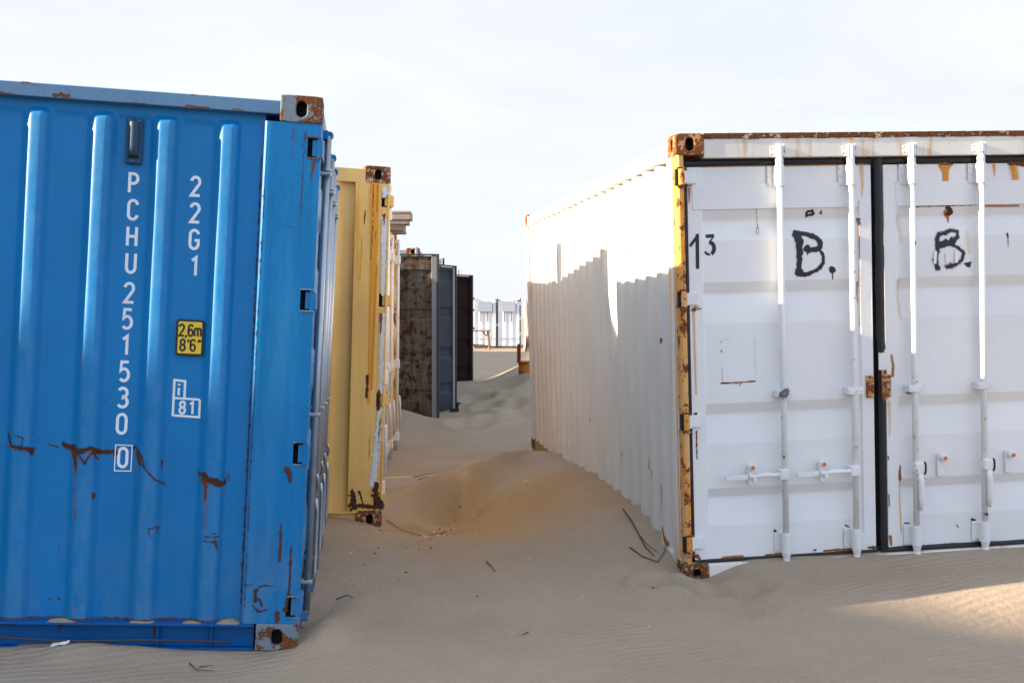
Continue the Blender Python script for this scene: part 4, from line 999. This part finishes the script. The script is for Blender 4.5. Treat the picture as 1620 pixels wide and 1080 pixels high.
# rust on the white front
st = [([(.15, 2.405), (.40, 2.408), (.60, 2.408)], .006, .006, 1, .55, .75), ([(.62, 2.406), (.9, 2.408), (1.17, 2.408)], .007, .007, 1, .7, .68), ([(.57, 2.275), (.60, 2.277)], .010, .008, .7, .9, .25), ([(1.005, 2.275), (1.03, 2.278)], .010, .008, .7, .9, .3),
      ([(1.13, 2.40), (1.135, 2.30), (1.13, 2.22)], .026, .008, 1, .55, .9), ([(1.105, 2.09), (1.11, 2.06)], .012, .010, .6, .9, .35), ([(1.11, 2.06), (1.11, 1.70), (1.11, 1.45)], .004, .003, .8, .8, .62),
      ([(.790, 2.130), (.80, 2.118), (.835, 2.124), (.830, 2.142), (.80, 2.140)], .009, .008, .5, .95, .12), ([(.882, 2.143), (.886, 2.125), (.876, 2.13)], .004, .004, .5, .8, .2), ([(1.10, 1.72), (1.095, 1.66), (1.10, 1.60)], .012, .006, 1, .6, .6),
      ([(.095, 1.58), (.098, 1.3), (.10, 1.1)], .014, .010, 1, .62, .85), ([(.09, 1.585), (.14, 1.59)], .010, .004, .7, .95, .4), ([(.10, 1.60), (.13, 1.60)], .008, .004, .8, .9, .6), ([(.095, .98), (.10, .96)], .016, .012, .8, .9, .35),
      ([(.098, .88), (.096, .80), (.097, .72)], .008, .004, .8, .8, .4), ([(.085, 2.285), (.083, 2.2)], .016, .006, 1, .7, .6), ([(.075, 2.30), (.11, 2.30)], .006, .004, .8, .9, .35), ([(.25, 1.153), (.46, 1.158)], .0035, .003, .5, 1, .25), ([(.32, 1.152), (.38, 1.150)], .010, .008, 1, .7, .85), ([(.365, 1.152), (.366, 1.135)], .008, .004, .8, .7, .65),
      ([(.259, 1.16), (.258, 1.40)], .0018, .0018, .5, .55, .25), ([(.26, 1.408), (.45, 1.411)], .0016, .0016, .8, .45, .25), ([(.46, 1.41), (.46, 1.16)], .0016, .0016, .8, .35, .25), ([(.355, 1.41), (.38, 1.411)], .003, .003, .7, .5, .15),
      ([(.24, .130), (.31, .134), (.36, .133)], .012, .010, .8, .95, .6), ([(.50, .132), (.60, .135)], .008, .008, .8, .8, .55), ([(.085, .15), (.10, .135)], .016, .010, .7, .95, .5), ([(.56, .27), (.57, .25)], .012, .006, .7, .8, .1), ([(.86, .137), (1.00, .136), (1.06, .136)], .008, .010, .8, .95, .55), ([(1.14, .14), (1.18, .14)], .010, .012, .8, .95, .4), ([(.95, .14), (.88, .137)], .010, .006, .8, .9, .6),
      ([(1.0, .28), (1.02, .27)], .008, .006, .7, .8, .2), ([(.80, .145), (.81, .145)], .006, .006, .7, .8, .3)]
decal('rust_stain', M['stain'], dleft, smap, st, .004)
st = [([(1.620, 2.400), (1.645, 2.36), (1.65, 2.30)], .016, .020, 1, .95, .72), ([(1.690, 2.40), (1.668, 2.37), (1.66, 2.30)], .012, .020, 1, .95, .74), ([(1.62, 2.402), (1.70, 2.402)], .007, .007, .7, .9, .4), ([(1.655, 2.395), (1.655, 2.305)], .040, .022, 1, .75, .76),
      ([(1.965, 2.395), (1.967, 2.33)], .020, .005, 1, .75, .75), ([(2.07, 2.40), (2.15, 2.40)], .020, .02, .9, .95, .35), ([(2.09, 2.38), (2.10, 2.32)], .045, .04, 1, .8, .75), ([(1.36, 2.40), (1.38, 2.40)], .010, .008, .9, .8, .5), ([(1.345, 2.30), (1.39, 2.285)], .008, .010, .8, .8, .55),
      ([(1.668, 2.150), (1.690, 2.135), (1.675, 2.11), (1.70, 2.12)], .016, .014, .6, 1, .22), ([(1.66, 2.12), (1.68, 2.09), (1.68, 2.06)], .022, .006, .9, .8, .6), ([(1.45, 2.155), (1.85, 2.160)], .004, .004, .9, .8, .4), ([(1.9, 2.152), (2.12, 2.15)], .012, .012, 1, .75, .62),
      ([(2.045, 1.985), (2.05, 1.96)], .010, .008, .7, .9, .3), ([(2.05, 1.95), (2.05, 1.90)], .006, .003, 1, .8, .6), ([(1.35, 1.72), (1.35, 1.60), (1.36, 1.5)], .030, .02, 1, .40, 1.0), ([(1.36, 2.10), (1.37, 1.95)], .03, .02, 1, .35, 1.0), ([(1.79, 2.0), (1.80, 1.88)], .025, .02, 1, .35, 1.0),
      ([(1.345, .62), (1.340, .57), (1.342, .54)], .006, .014, .7, .95, .5), ([(1.342, .53), (1.340, .40), (1.345, .22)], .012, .007, .9, .7, .85), ([(1.270, .45), (1.272, .38)], .008, .006, .8, .7, .5), ([(1.275, .20), (1.280, .15)], .014, .010, .8, .9, .55), ([(1.268, .68), (1.27, .66)], .006, .006, .7, .8, .5),
      ([(1.37, .275), (1.40, .272)], .006, .004, .7, .85, .35), ([(1.80, .275), (1.82, .27)], .010, .006, .7, .9, .2), ([(1.30, 1.28), (1.31, 1.22), (1.305, 1.16)], .010, .014, .8, .8, .6), ([(1.28, 1.0), (1.283, .9), (1.28, .8)], .022, .010, 1, .5, .95), ([(1.40, 1.055), (1.43, 1.055)], .008, .006, .8, .8, .45), ([(1.70, .245), (1.71, .23)], .005, .004, .7, .7, .2), ([(1.55, .132), (1.70, .134)], .006, .006, .8, .7, .4), ([(1.645, 1.87), (1.65, 1.79)], .012, .006, 1, .45, .75)]
decal('rust_stain', M['stain'], dright, smap, st, .004)
hs = lambda u, v: (u, -.0022, v)
decal('rust_stain', M['stain'], whead, hs, [([(.2, 2.556), (.8, 2.556), (1.4, 2.553), (2.0, 2.55), (2.2, 2.55)], .024, .030, 1, .95, .72), ([(1.355, 2.505), (1.385, 2.515), (1.38, 2.48)], .016, .016, .6, 1, .18), ([(1.36, 2.48), (1.38, 2.465)], .02, .012, .9, .8, .55),
      ([(1.79, 2.515), (1.81, 2.50), (1.81, 2.47)], .012, .014, .6, 1, .15), ([(1.79, 2.49), (1.79, 2.46)], .016, .01, .9, .8, .6), ([(.55, 2.55), (.60, 2.545)], .03, .026, 1, .9, .7), ([(.25, 2.56), (.25, 2.47)], .02, .01, 1, .8, .74), ([(.75, 2.56), (.76, 2.46)], .016, .008, 1, .7, .76), ([(1.0, 2.55), (1.25, 2.545)], .03, .02, 1, .8, .72), ([(1.62, 2.56), (1.62, 2.48)], .02, .008, 1, .75, .74), ([(2.1, 2.55), (2.1, 2.47)], .03, .02, 1, .8, .72), ([(1.9, 2.55), (1.95, 2.54)], .02, .02, 1, .7, .7)], .005)
decal('rust_stain', M['stain'], wsill, lambda u, v: (u, -.0062, v), [([(.30, .10), (.31, .07)], .02, .006, .9, .8, .6), ([(.50, .10), (.58, .095)], .02, .016, .9, .9, .5), ([(.26, .06), (.34, .055)], .010, .010, .8, .8, .7)], .005)
# drips and scars on the long white side
def side(u, v): return (wdep(u, v) - .003, u, v)
st = []
random.seed(5)
for i in range(int((L - .4) / .278)):
    y0 = .12 + .278 * i + .17
    st.append(([(y0, 2.455), (y0 + .07, 2.46)], .010, .008, .8, .9, .78))
for (y0, z0, ln, r) in ((2.9, .75, .12, .012), (4.2, .95, .03, .020), (5.2, 1.15, .02, .014), (.95, .62, .10, .014), (.94, .5, .3, .004), (2.0, 1.5, .10, .010), (.45, 1.4, .02, .010), (2.6, 1.95, .03, .02), (4.8, 1.7, .05, .012), (1.6, .55, .03, .01), (.5, .5, .16, .006), (.62, .42, .10, .006), (.75, .55, .05, .008), (.35, .30, .2, .004)):
    st.append(([(y0, z0), (y0 + .01, z0 - ln)], r, r * .5, .7, .9, .22))
st += [([(1.15, 2.02), (1.45, 1.95)], .005, .004, .6, .8, .6), ([(1.2, 2.05), (1.18, 1.93)], .004, .004, .6, .7, .5), ([(.62, .20), (.56, .10)], .03, .03, .6, .9, .55), ([(.50, .22), (.44, .14)], .02, .02, .6, .9, .6)]
decal('rust_stain', M['stain'], sw, side, st, .007)
post_side = lambda u, v: (-.0035, u, v)
st = [([(.085, 2.46), (.085, 1.6), (.09, .9), (.085, .15)], .018, .018, 1, .75, .86), ([(.19, 2.46), (.19, 1.2)], .006, .004, 1, .4, .8)]
decal('rust_stain', M['stain'], wps, post_side, st, .006)

# ------------------------------------------------------------------ timber on the roofs
def plank(x0, x1, y0, y1, z0, z1, label, rz=0.0):
    me = MB().box((x0 - x1) / 2, (x1 - x0) / 2, (y0 - y1) / 2, (y1 - y0) / 2, 0, z1 - z0).build('timber_board', M['wood_grey'], bevel=.004)
    me.location = ((x0 + x1) / 2, (y0 + y1) / 2, z0); me.rotation_euler = (0, 0, rz)
    tag(me, label, 'board', 'grey timber stacked on the container roofs')
zr = 2.475
plank(-3.4, -1.20, 12.40, 12.60, zr, zr + .032, 'lowest grey board of the timber pile jutting from the orange yellow roof')
plank(-3.5, -1.205, 12.35, 12.60, zr + .033, zr + .098, 'second board from the bottom of the jutting timber pile', .004)
plank(-3.3, -1.160, 12.30, 12.60, zr + .099, zr + .144, 'third board up in the jutting timber pile, a little longer', -.003)
plank(-3.4, -1.125, 12.28, 12.55, zr + .145, zr + .215, 'thick longest beam near the top of the jutting timber pile')
plank(-3.4, -1.128, 12.27, 12.56, zr + .216, zr + .240, 'thin topmost board of the jutting timber pile')
zr = 2.60
plank(-3.2, -1.10, 10.00, 10.13, zr, zr + .055, 'bottom board of the small timber stack behind the rusty yellow corner')
plank(-3.2, -1.115, 10.02, 10.13, zr + .056, zr + .085, 'thin middle board of the small timber stack behind the yellow corner')
plank(-3.2, -1.10, 10.00, 10.13, zr + .086, zr + .15, 'thick upper board of the small timber stack behind the yellow corner')
plank(-3.2, -1.105, 10.00, 10.13, zr + .151, zr + .185, 'top board of the small timber stack behind the yellow corner')

# ------------------------------------------------------------------ things between and beyond the containers
rb = empty('steel_bracket', G(.20, 19.2)); rb.rotation_euler = (0, 0, R(8))
tag(rb, 'rusty steel bracket lying on the sand beside the far white wall end', 'steel scrap')
q = MB(); q.box(-.115, -.095, -.04, .0, .18, .50); q.box(-.072, -.050, -.02, .22, .16, .50); q.box(-.095, -.072, -.01, .01, .18, .48)
q.build('upright_plate', M['rustplate'], rb, bevel=.004)
q = MB()
q.grid(14, 4, lambda i, j: (.05 + .13 * math.cos(R(180 + 180 * i / 13)), .05 + .16 * math.sin(R(180 + 180 * i / 13)), (-.02, .06, .14, .20)[j] + .0 * i))
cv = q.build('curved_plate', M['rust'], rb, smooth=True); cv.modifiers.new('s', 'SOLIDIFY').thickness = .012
q = MB(); q.grid(14, 2, lambda i, j: (.05 + (.13, .17)[j] * math.cos(R(180 + 180 * i / 13)), .05 + (.16, .20)[j] * math.sin(R(180 + 180 * i / 13)), .203))
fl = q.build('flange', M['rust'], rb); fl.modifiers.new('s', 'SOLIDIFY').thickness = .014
q = MB(); p = G(-.86, 16.45)
q.box(p.x - .07, p.x + .07, p.y - .02, p.y + .02, p.z - .01, p.z + .05); q.tube([p + Vector((.04, 0, .05)), p + Vector((.05, 0, .13)), p + Vector((.09, 0, .12))], .022, 8)
sc2 = q.build('metal_scrap', M['black'], bevel=.006); tag(sc2, 'small black metal scrap on the sand below the blue grey door', 'metal scrap')

# far white container facing the camera
fw = empty('shipping_container', (-2.0, 58.0, height(-1, 58) - .02), (0, 0, -.02)); tag(fw, 'distant white container with grey boards on its doors closing the passage', 'shipping container')
MB().box(0, 2.438, .02, 6.05, .1, 2.58).build('body', M['farwhite'], fw)
for a, b in ((.03, 1.165), (1.275, 2.41)):
    q = MB(); n = 64
    def fdep(x): return .0 + corr_profile(x - a + .14, .36, .05, .12, .05, .05)
    q.grid(n, 3, lambda i, j: (a + (b - a) * i / (n - 1), -.06 + fdep(a + (b - a) * i / (n - 1)), (.14, 1.3, 2.45)[j]))
    q.box(a, b, -.008, .018, .14, 2.45)
    d = q.build('door', M['farwhite'], fw)
    MB().box(a + .18, b - .24 if a > 1 else b - .20, -.13, -.075, 1.92, 2.47).build('door_board', M['farpanel'], d, bevel=.01)
    for x in (a + .34, a + .70): MB().tube([(x, -.10, 1.40), (x, -.10, 1.95)], .022, 8).build('lock_rod', M['darkgreen'], d)
    q = MB().box(a + .1, b - .1, -.085, -.066, .50, .54); q.build('door_bar', M['farpanel'], d)
for z0, z1 in ((.0, 1.18), (1.30, 2.50)): MB().box(1.19, 1.25, -.09, .0, z0, z1).build('door_gap', M['black'], fw)
for x0, x1, y0, y1, z0, z1 in [(2.41, 2.46, -.08, .01, a, b) for a, b in ((.0, .7), (.85, 1.5), (1.65, 2.25), (2.45, 2.62))] + [(-.03, .03, -.08, .01, z, z + .12) for z in (.12, 1.0, 1.95, 2.55)] + [(0, 2.44, -.05, .01, .0, .10), (1.12, 1.32, -.08, .01, 2.52, 2.58), (2.1, 2.42, -.10, -.03, 2.49, 2.53)]:
    MB().box(x0, x1, y0, y1, z0, z1).build('frame_piece', M['darkgreen'], fw)
for x in (0, 2.26): MB().box(x, x + .178, -.03, .14, 2.47, 2.60).build('corner_casting', M['farwhite'], fw)

# trestle in front of it
tr = empty('wooden_trestle', G(-1.72, 55.8)); tag(tr, 'brown wooden trestle table standing before the distant white container', 'trestle')
MB().box(-.75, .62, -.35, .35, .90, .98).build('tabletop', M['wood_brown'], tr, bevel=.01)
for sx in (-.6, .50):
    for sy in (-.28, .28):
        MB().tube([(sx, sy * .7, .90), (sx + .08 * (1 if sx > 0 else -1), sy, -.03)], .055, 8).build('leg', M['wood_brown'], tr)
    MB().tube([(sx, 0, .62), (sx - .25 * (1 if sx > 0 else -1), 0, .90)], .035, 8).build('brace', M['wood_dark'], tr)
MB().tube([(-.6, -.28, .2), (-.05, -.28, .24), (.5, -.28, .2)], .035, 8).build('stretcher', M['wood_dark'], tr)
# bleached stump
tk = empty('dead_tree_trunk', G(.76, 52.0)); tag(tk, 'broken bleached dead tree trunk standing behind the white container corner', 'dead tree')
q = MB(); random.seed(2)
q.tube([(0, 0, -.1), (.02, 0, .6), (-.02, 0, 1.3), (-.08, 0, 2.0), (-.12, 0, 2.45)], [.24, .21, .17, .13, .03], 12)
q.tube([(.12, 0, -.1), (.22, .02, .7), (.26, 0, 1.5), (.24, 0, 2.2)], [.2, .16, .12, .02], 10)
q.build('trunk', M['wood_dead'], tk, smooth=True)
MB().tube([(-.02, -.1, 1.45), (.12, -.2, 1.50), (.3, -.25, 1.52)], .035, 8).build('branch', M['wood_dark'], tk)
MB().tube([(-.05, -.1, 1.28), (.05, -.22, 1.22)], .025, 8).build('branch', M['wood_dark'], tk)
for i in range(4):
    x = -.12 + .1 * i
    MB().tube([(x, -.16, -.05), (x + .03, -.22, .4 + .1 * (i % 2)), (x + .02, -.20, .75)], [.05, .04, .01], 6).build('bark_strip', M['wood_dark'], tk)

# ------------------------------------------------------------------ twigs and chips
def twig(paths, label, mat='wood_dark'):
    q = MB()
    for pts, r in paths:
        P = [G(x, y, up) for x, y, up in pts]; n = len(P); q.tube(P, [r * .75 * (1 - .6 * i / max(1, n - 1)) for i in range(n)], 7)
    o = q.build('twig', M[mat], smooth=True); tag(o, label, 'twig', 'twigs lying on the sand'); return o
twig([([(.745, 7.42, .035), (.78, 7.2, .03), (.80, 6.98, .02), (.82, 6.8, .012), (.86, 6.66, .008)], .008), ([(.80, 6.98, .015), (.84, 6.82, .012), (.89, 6.70, .01)], .004), ([(.73, 6.82, .004), (.79, 6.66, .006), (.87, 6.58, .008), (.93, 6.72, .012), (.965, 6.86, .02)], .006)], 'dark forked twig shape in place of the sand crust edge beside the white corner post')  # twig shape added in place of a shadowed sand crust edge
twig([([(.78, 6.12, .006), (.85, 6.17, .012), (.91, 6.2, .02)], .005), ([(.90, 6.2, .01), (.90, 6.22, .05), (.93, 6.24, .03)], .004), ([(.90, 6.2, .02), (.88, 6.23, .04)], .003), ([(.90, 6.19, .02), (.93, 6.17, .03)], .003)], 'small knotted dark twig in front of the rusted white corner')
twig([([(-.98, 8.62, .01), (-.85, 8.5, .012), (-.68, 8.42, .008), (-.52, 8.43, .006)], .004)], 'long thin stick curving across the warm sand by the yellow foot')
twig([([(-.16, 6.88, .005), (-.12, 6.72, .01), (-.10, 6.62, .006)], .005)], 'lone short straight twig on bare sand between the blue and white containers')
twig([([(-.93, 10.35, .01), (-.80, 10.5, .02), (-.74, 10.6, .01)], .005), ([(-.86, 10.1, .01), (-.78, 10.2, .02)], .005)], 'pair of dark twigs on the slope past the yellow container')
twig([([(-1.43, 4.87, .004), (-1.38, 4.80, .01), (-1.30, 4.80, .006)], .004), ([(-1.38, 4.84, .006), (-1.32, 4.86, .01)], .003)], 'small dark twig on the grey sand below the blue lettering')
twig([([(-.95, 5.95, .012), (-.90, 6.0, .02), (-.86, 5.96, .01)], .006)], 'dark chip of twig close beside the blue door rods')
twig([([(.03, 5.33, -.004), (.08, 5.36, .004)], .010)], 'stubby dark bit of driftwood alone in a tiny sand dent')
random.seed(21)
q = MB(); q2 = MB()
for i in range(120):
    if i < 62: x, y = random.gauss(-.55, .13), random.gauss(8.35, .30)
    elif i < 96: x, y = random.gauss(-.75, .22), random.gauss(7.6, .5)
    else: x, y = random.uniform(-.9, 1.6), random.uniform(5.0, 7.5)
    s = random.uniform(.0025, .0075) * (1 if i < 96 else .6); p = G(x, y, s * .3)
    a = random.uniform(0, 6.28); ax = Vector((math.cos(a), math.sin(a), random.uniform(-.3, .3))); ay = Vector((-math.sin(a), math.cos(a), random.uniform(-.3, .3)))
    (q if random.random() < .62 else q2).obox(p, ax, ay, ax.cross(ay), s * random.uniform(.8, 2.2), s * random.uniform(.5, 1), s * .35)
tag(q.build('shell_fragments', M['chip']), 'scatter of tiny pale shell fragments in the sand hollow', 'shell fragments', kind='stuff')
tag(q2.build('bark_fragments', M['wood_dark']), 'scatter of tiny dark bark crumbs in the sand hollow', 'bark crumbs', kind='stuff')

# ------------------------------------------------------------------ light, sky, camera
AZ, EL = R(10.2), R(19.4)
tosun = Vector((-math.cos(AZ) * math.cos(EL), -math.sin(AZ) * math.cos(EL), math.sin(EL)))
sl = bpy.data.lights.new('sun', 'SUN'); sl.energy = 5.0; sl.angle = R(.5); sl.color = (1, .83, .63)
so = bpy.data.objects.new('sun', sl); COL.objects.link(so); so.rotation_euler = (-tosun).to_track_quat('-Z', 'Y').to_euler(); so.location = (-20, -3, 15)

w = bpy.data.worlds.new('World'); S.world = w; w.use_nodes = True
t = w.node_tree; t.nodes.clear(); N = t.nodes.new; LK = t.links.new
sky = N('ShaderNodeTexSky'); sky.sky_type = 'NISHITA'; sky.sun_disc = False
sky.sun_elevation = EL; sky.sun_rotation = math.atan2(tosun.x, tosun.y); sky.dust_density = 2.0; sky.air_density = 1.0; sky.ozone_density = 1.5
tc = N('ShaderNodeTexCoord'); mp = N('ShaderNodeMapping'); LK(tc.outputs['Generated'], mp.inputs[0]); mp.inputs['Scale'].default_value = (1, 1, 2.6)
nz = N('ShaderNodeTexNoise'); LK(mp.outputs[0], nz.inputs['Vector']); nz.inputs['Scale'].default_value = 1.7; nz.inputs['Detail'].default_value = 5; nz.inputs['Roughness'].default_value = .5
mr = N('ShaderNodeMapRange'); mr.interpolation_type = 'SMOOTHSTEP'; LK(nz.outputs[0], mr.inputs[0]); mr.inputs[1].default_value = .3; mr.inputs[2].default_value = .75; mr.inputs[3].default_value = .80; mr.inputs[4].default_value = .98
def wm_(op, a, b=None):
    q = N('ShaderNodeMath'); q.operation = op
    for k_, v in ((0, a), (1, b)):
        if v is None: continue
        if hasattr(v, 'is_output'): LK(v, q.inputs[k_])
        else: q.inputs[k_].default_value = v
    return q.outputs[0]
def wdot(vec):
    q = N('ShaderNodeVectorMath'); q.operation = 'DOT_PRODUCT'; LK(tc.outputs['Generated'], q.inputs[0]); q.inputs[1].default_value = vec
    return q.outputs['Value']
back = N('ShaderNodeMapRange'); back.interpolation_type = 'SMOOTHSTEP'; LK(wdot((.12, -.82, .56)), back.inputs[0]); back.inputs[1].default_value = -.55; back.inputs[2].default_value = .75
glow = wm_('POWER', wm_('MAXIMUM', wdot(tuple(tosun)), 0.0), 6.0)
veil = N('ShaderNodeMix'); veil.data_type = 'RGBA'; LK(back.outputs[0], veil.inputs[0]); veil.inputs[6].default_value = (2.88, 2.97, 3.16, 1); veil.inputs[7].default_value = (3.2, 3.75, 4.8, 1)
v2 = N('ShaderNodeMix'); v2.data_type = 'RGBA'; v2.blend_type = 'ADD'; LK(wm_('MULTIPLY', glow, .45), v2.inputs[0]); LK(veil.outputs[2], v2.inputs[6]); v2.inputs[7].default_value = (3.0, 2.6, 2.1, 1)
mp2 = N('ShaderNodeMapping'); LK(tc.outputs['Generated'], mp2.inputs[0]); mp2.inputs['Scale'].default_value = (1.2, 1.2, 4.5); mp2.inputs['Rotation'].default_value = (.15, .25, .4)
nz2 = N('ShaderNodeTexNoise'); LK(mp2.outputs[0], nz2.inputs['Vector']); nz2.inputs['Scale'].default_value = 2.4; nz2.inputs['Detail'].default_value = 7; nz2.inputs['Roughness'].default_value = .58; nz2.inputs['Distortion'].default_value = .6
cl = N('ShaderNodeMapRange'); LK(nz2.outputs[0], cl.inputs[0]); cl.inputs[1].default_value = .3; cl.inputs[2].default_value = .7; cl.inputs[3].default_value = .95; cl.inputs[4].default_value = 1.07
v3 = N('ShaderNodeVectorMath'); v3.operation = 'SCALE'; LK(v2.outputs[2], v3.inputs[0]); LK(cl.outputs[0], v3.inputs['Scale'])
mx = N('ShaderNodeMix'); mx.data_type = 'RGBA'; LK(mr.outputs[0], mx.inputs[0]); LK(sky.outputs[0], mx.inputs[6]); LK(v3.outputs[0], mx.inputs[7])
bg = N('ShaderNodeBackground'); LK(mx.outputs[2], bg.inputs[0]); bg.inputs[1].default_value = .10
wo = N('ShaderNodeOutputWorld'); LK(bg.outputs[0], wo.inputs[0])

cam = bpy.data.cameras.new('camera'); co = bpy.data.objects.new('camera', cam); COL.objects.link(co)
F = 1750
cam.sensor_width = 36; cam.sensor_fit = 'HORIZONTAL'; cam.lens = F / 1620 * 36; cam.clip_start = .05; cam.clip_end = 5000
co.location = (0, 0, 1.55); co.rotation_euler = (math.pi / 2 - math.atan(40 / F), 0, 0)
S.camera = co
S.view_settings.view_transform = 'Standard'; S.view_settings.look = 'None'; S.view_settings.gamma = 1; S.view_settings.exposure = 1.70
S.cycles.max_bounces = 10; S.cycles.diffuse_bounces = 6; S.cycles.glossy_bounces = 4; S.cycles.transparent_max_bounces = 16
S.cycles.use_denoising = True
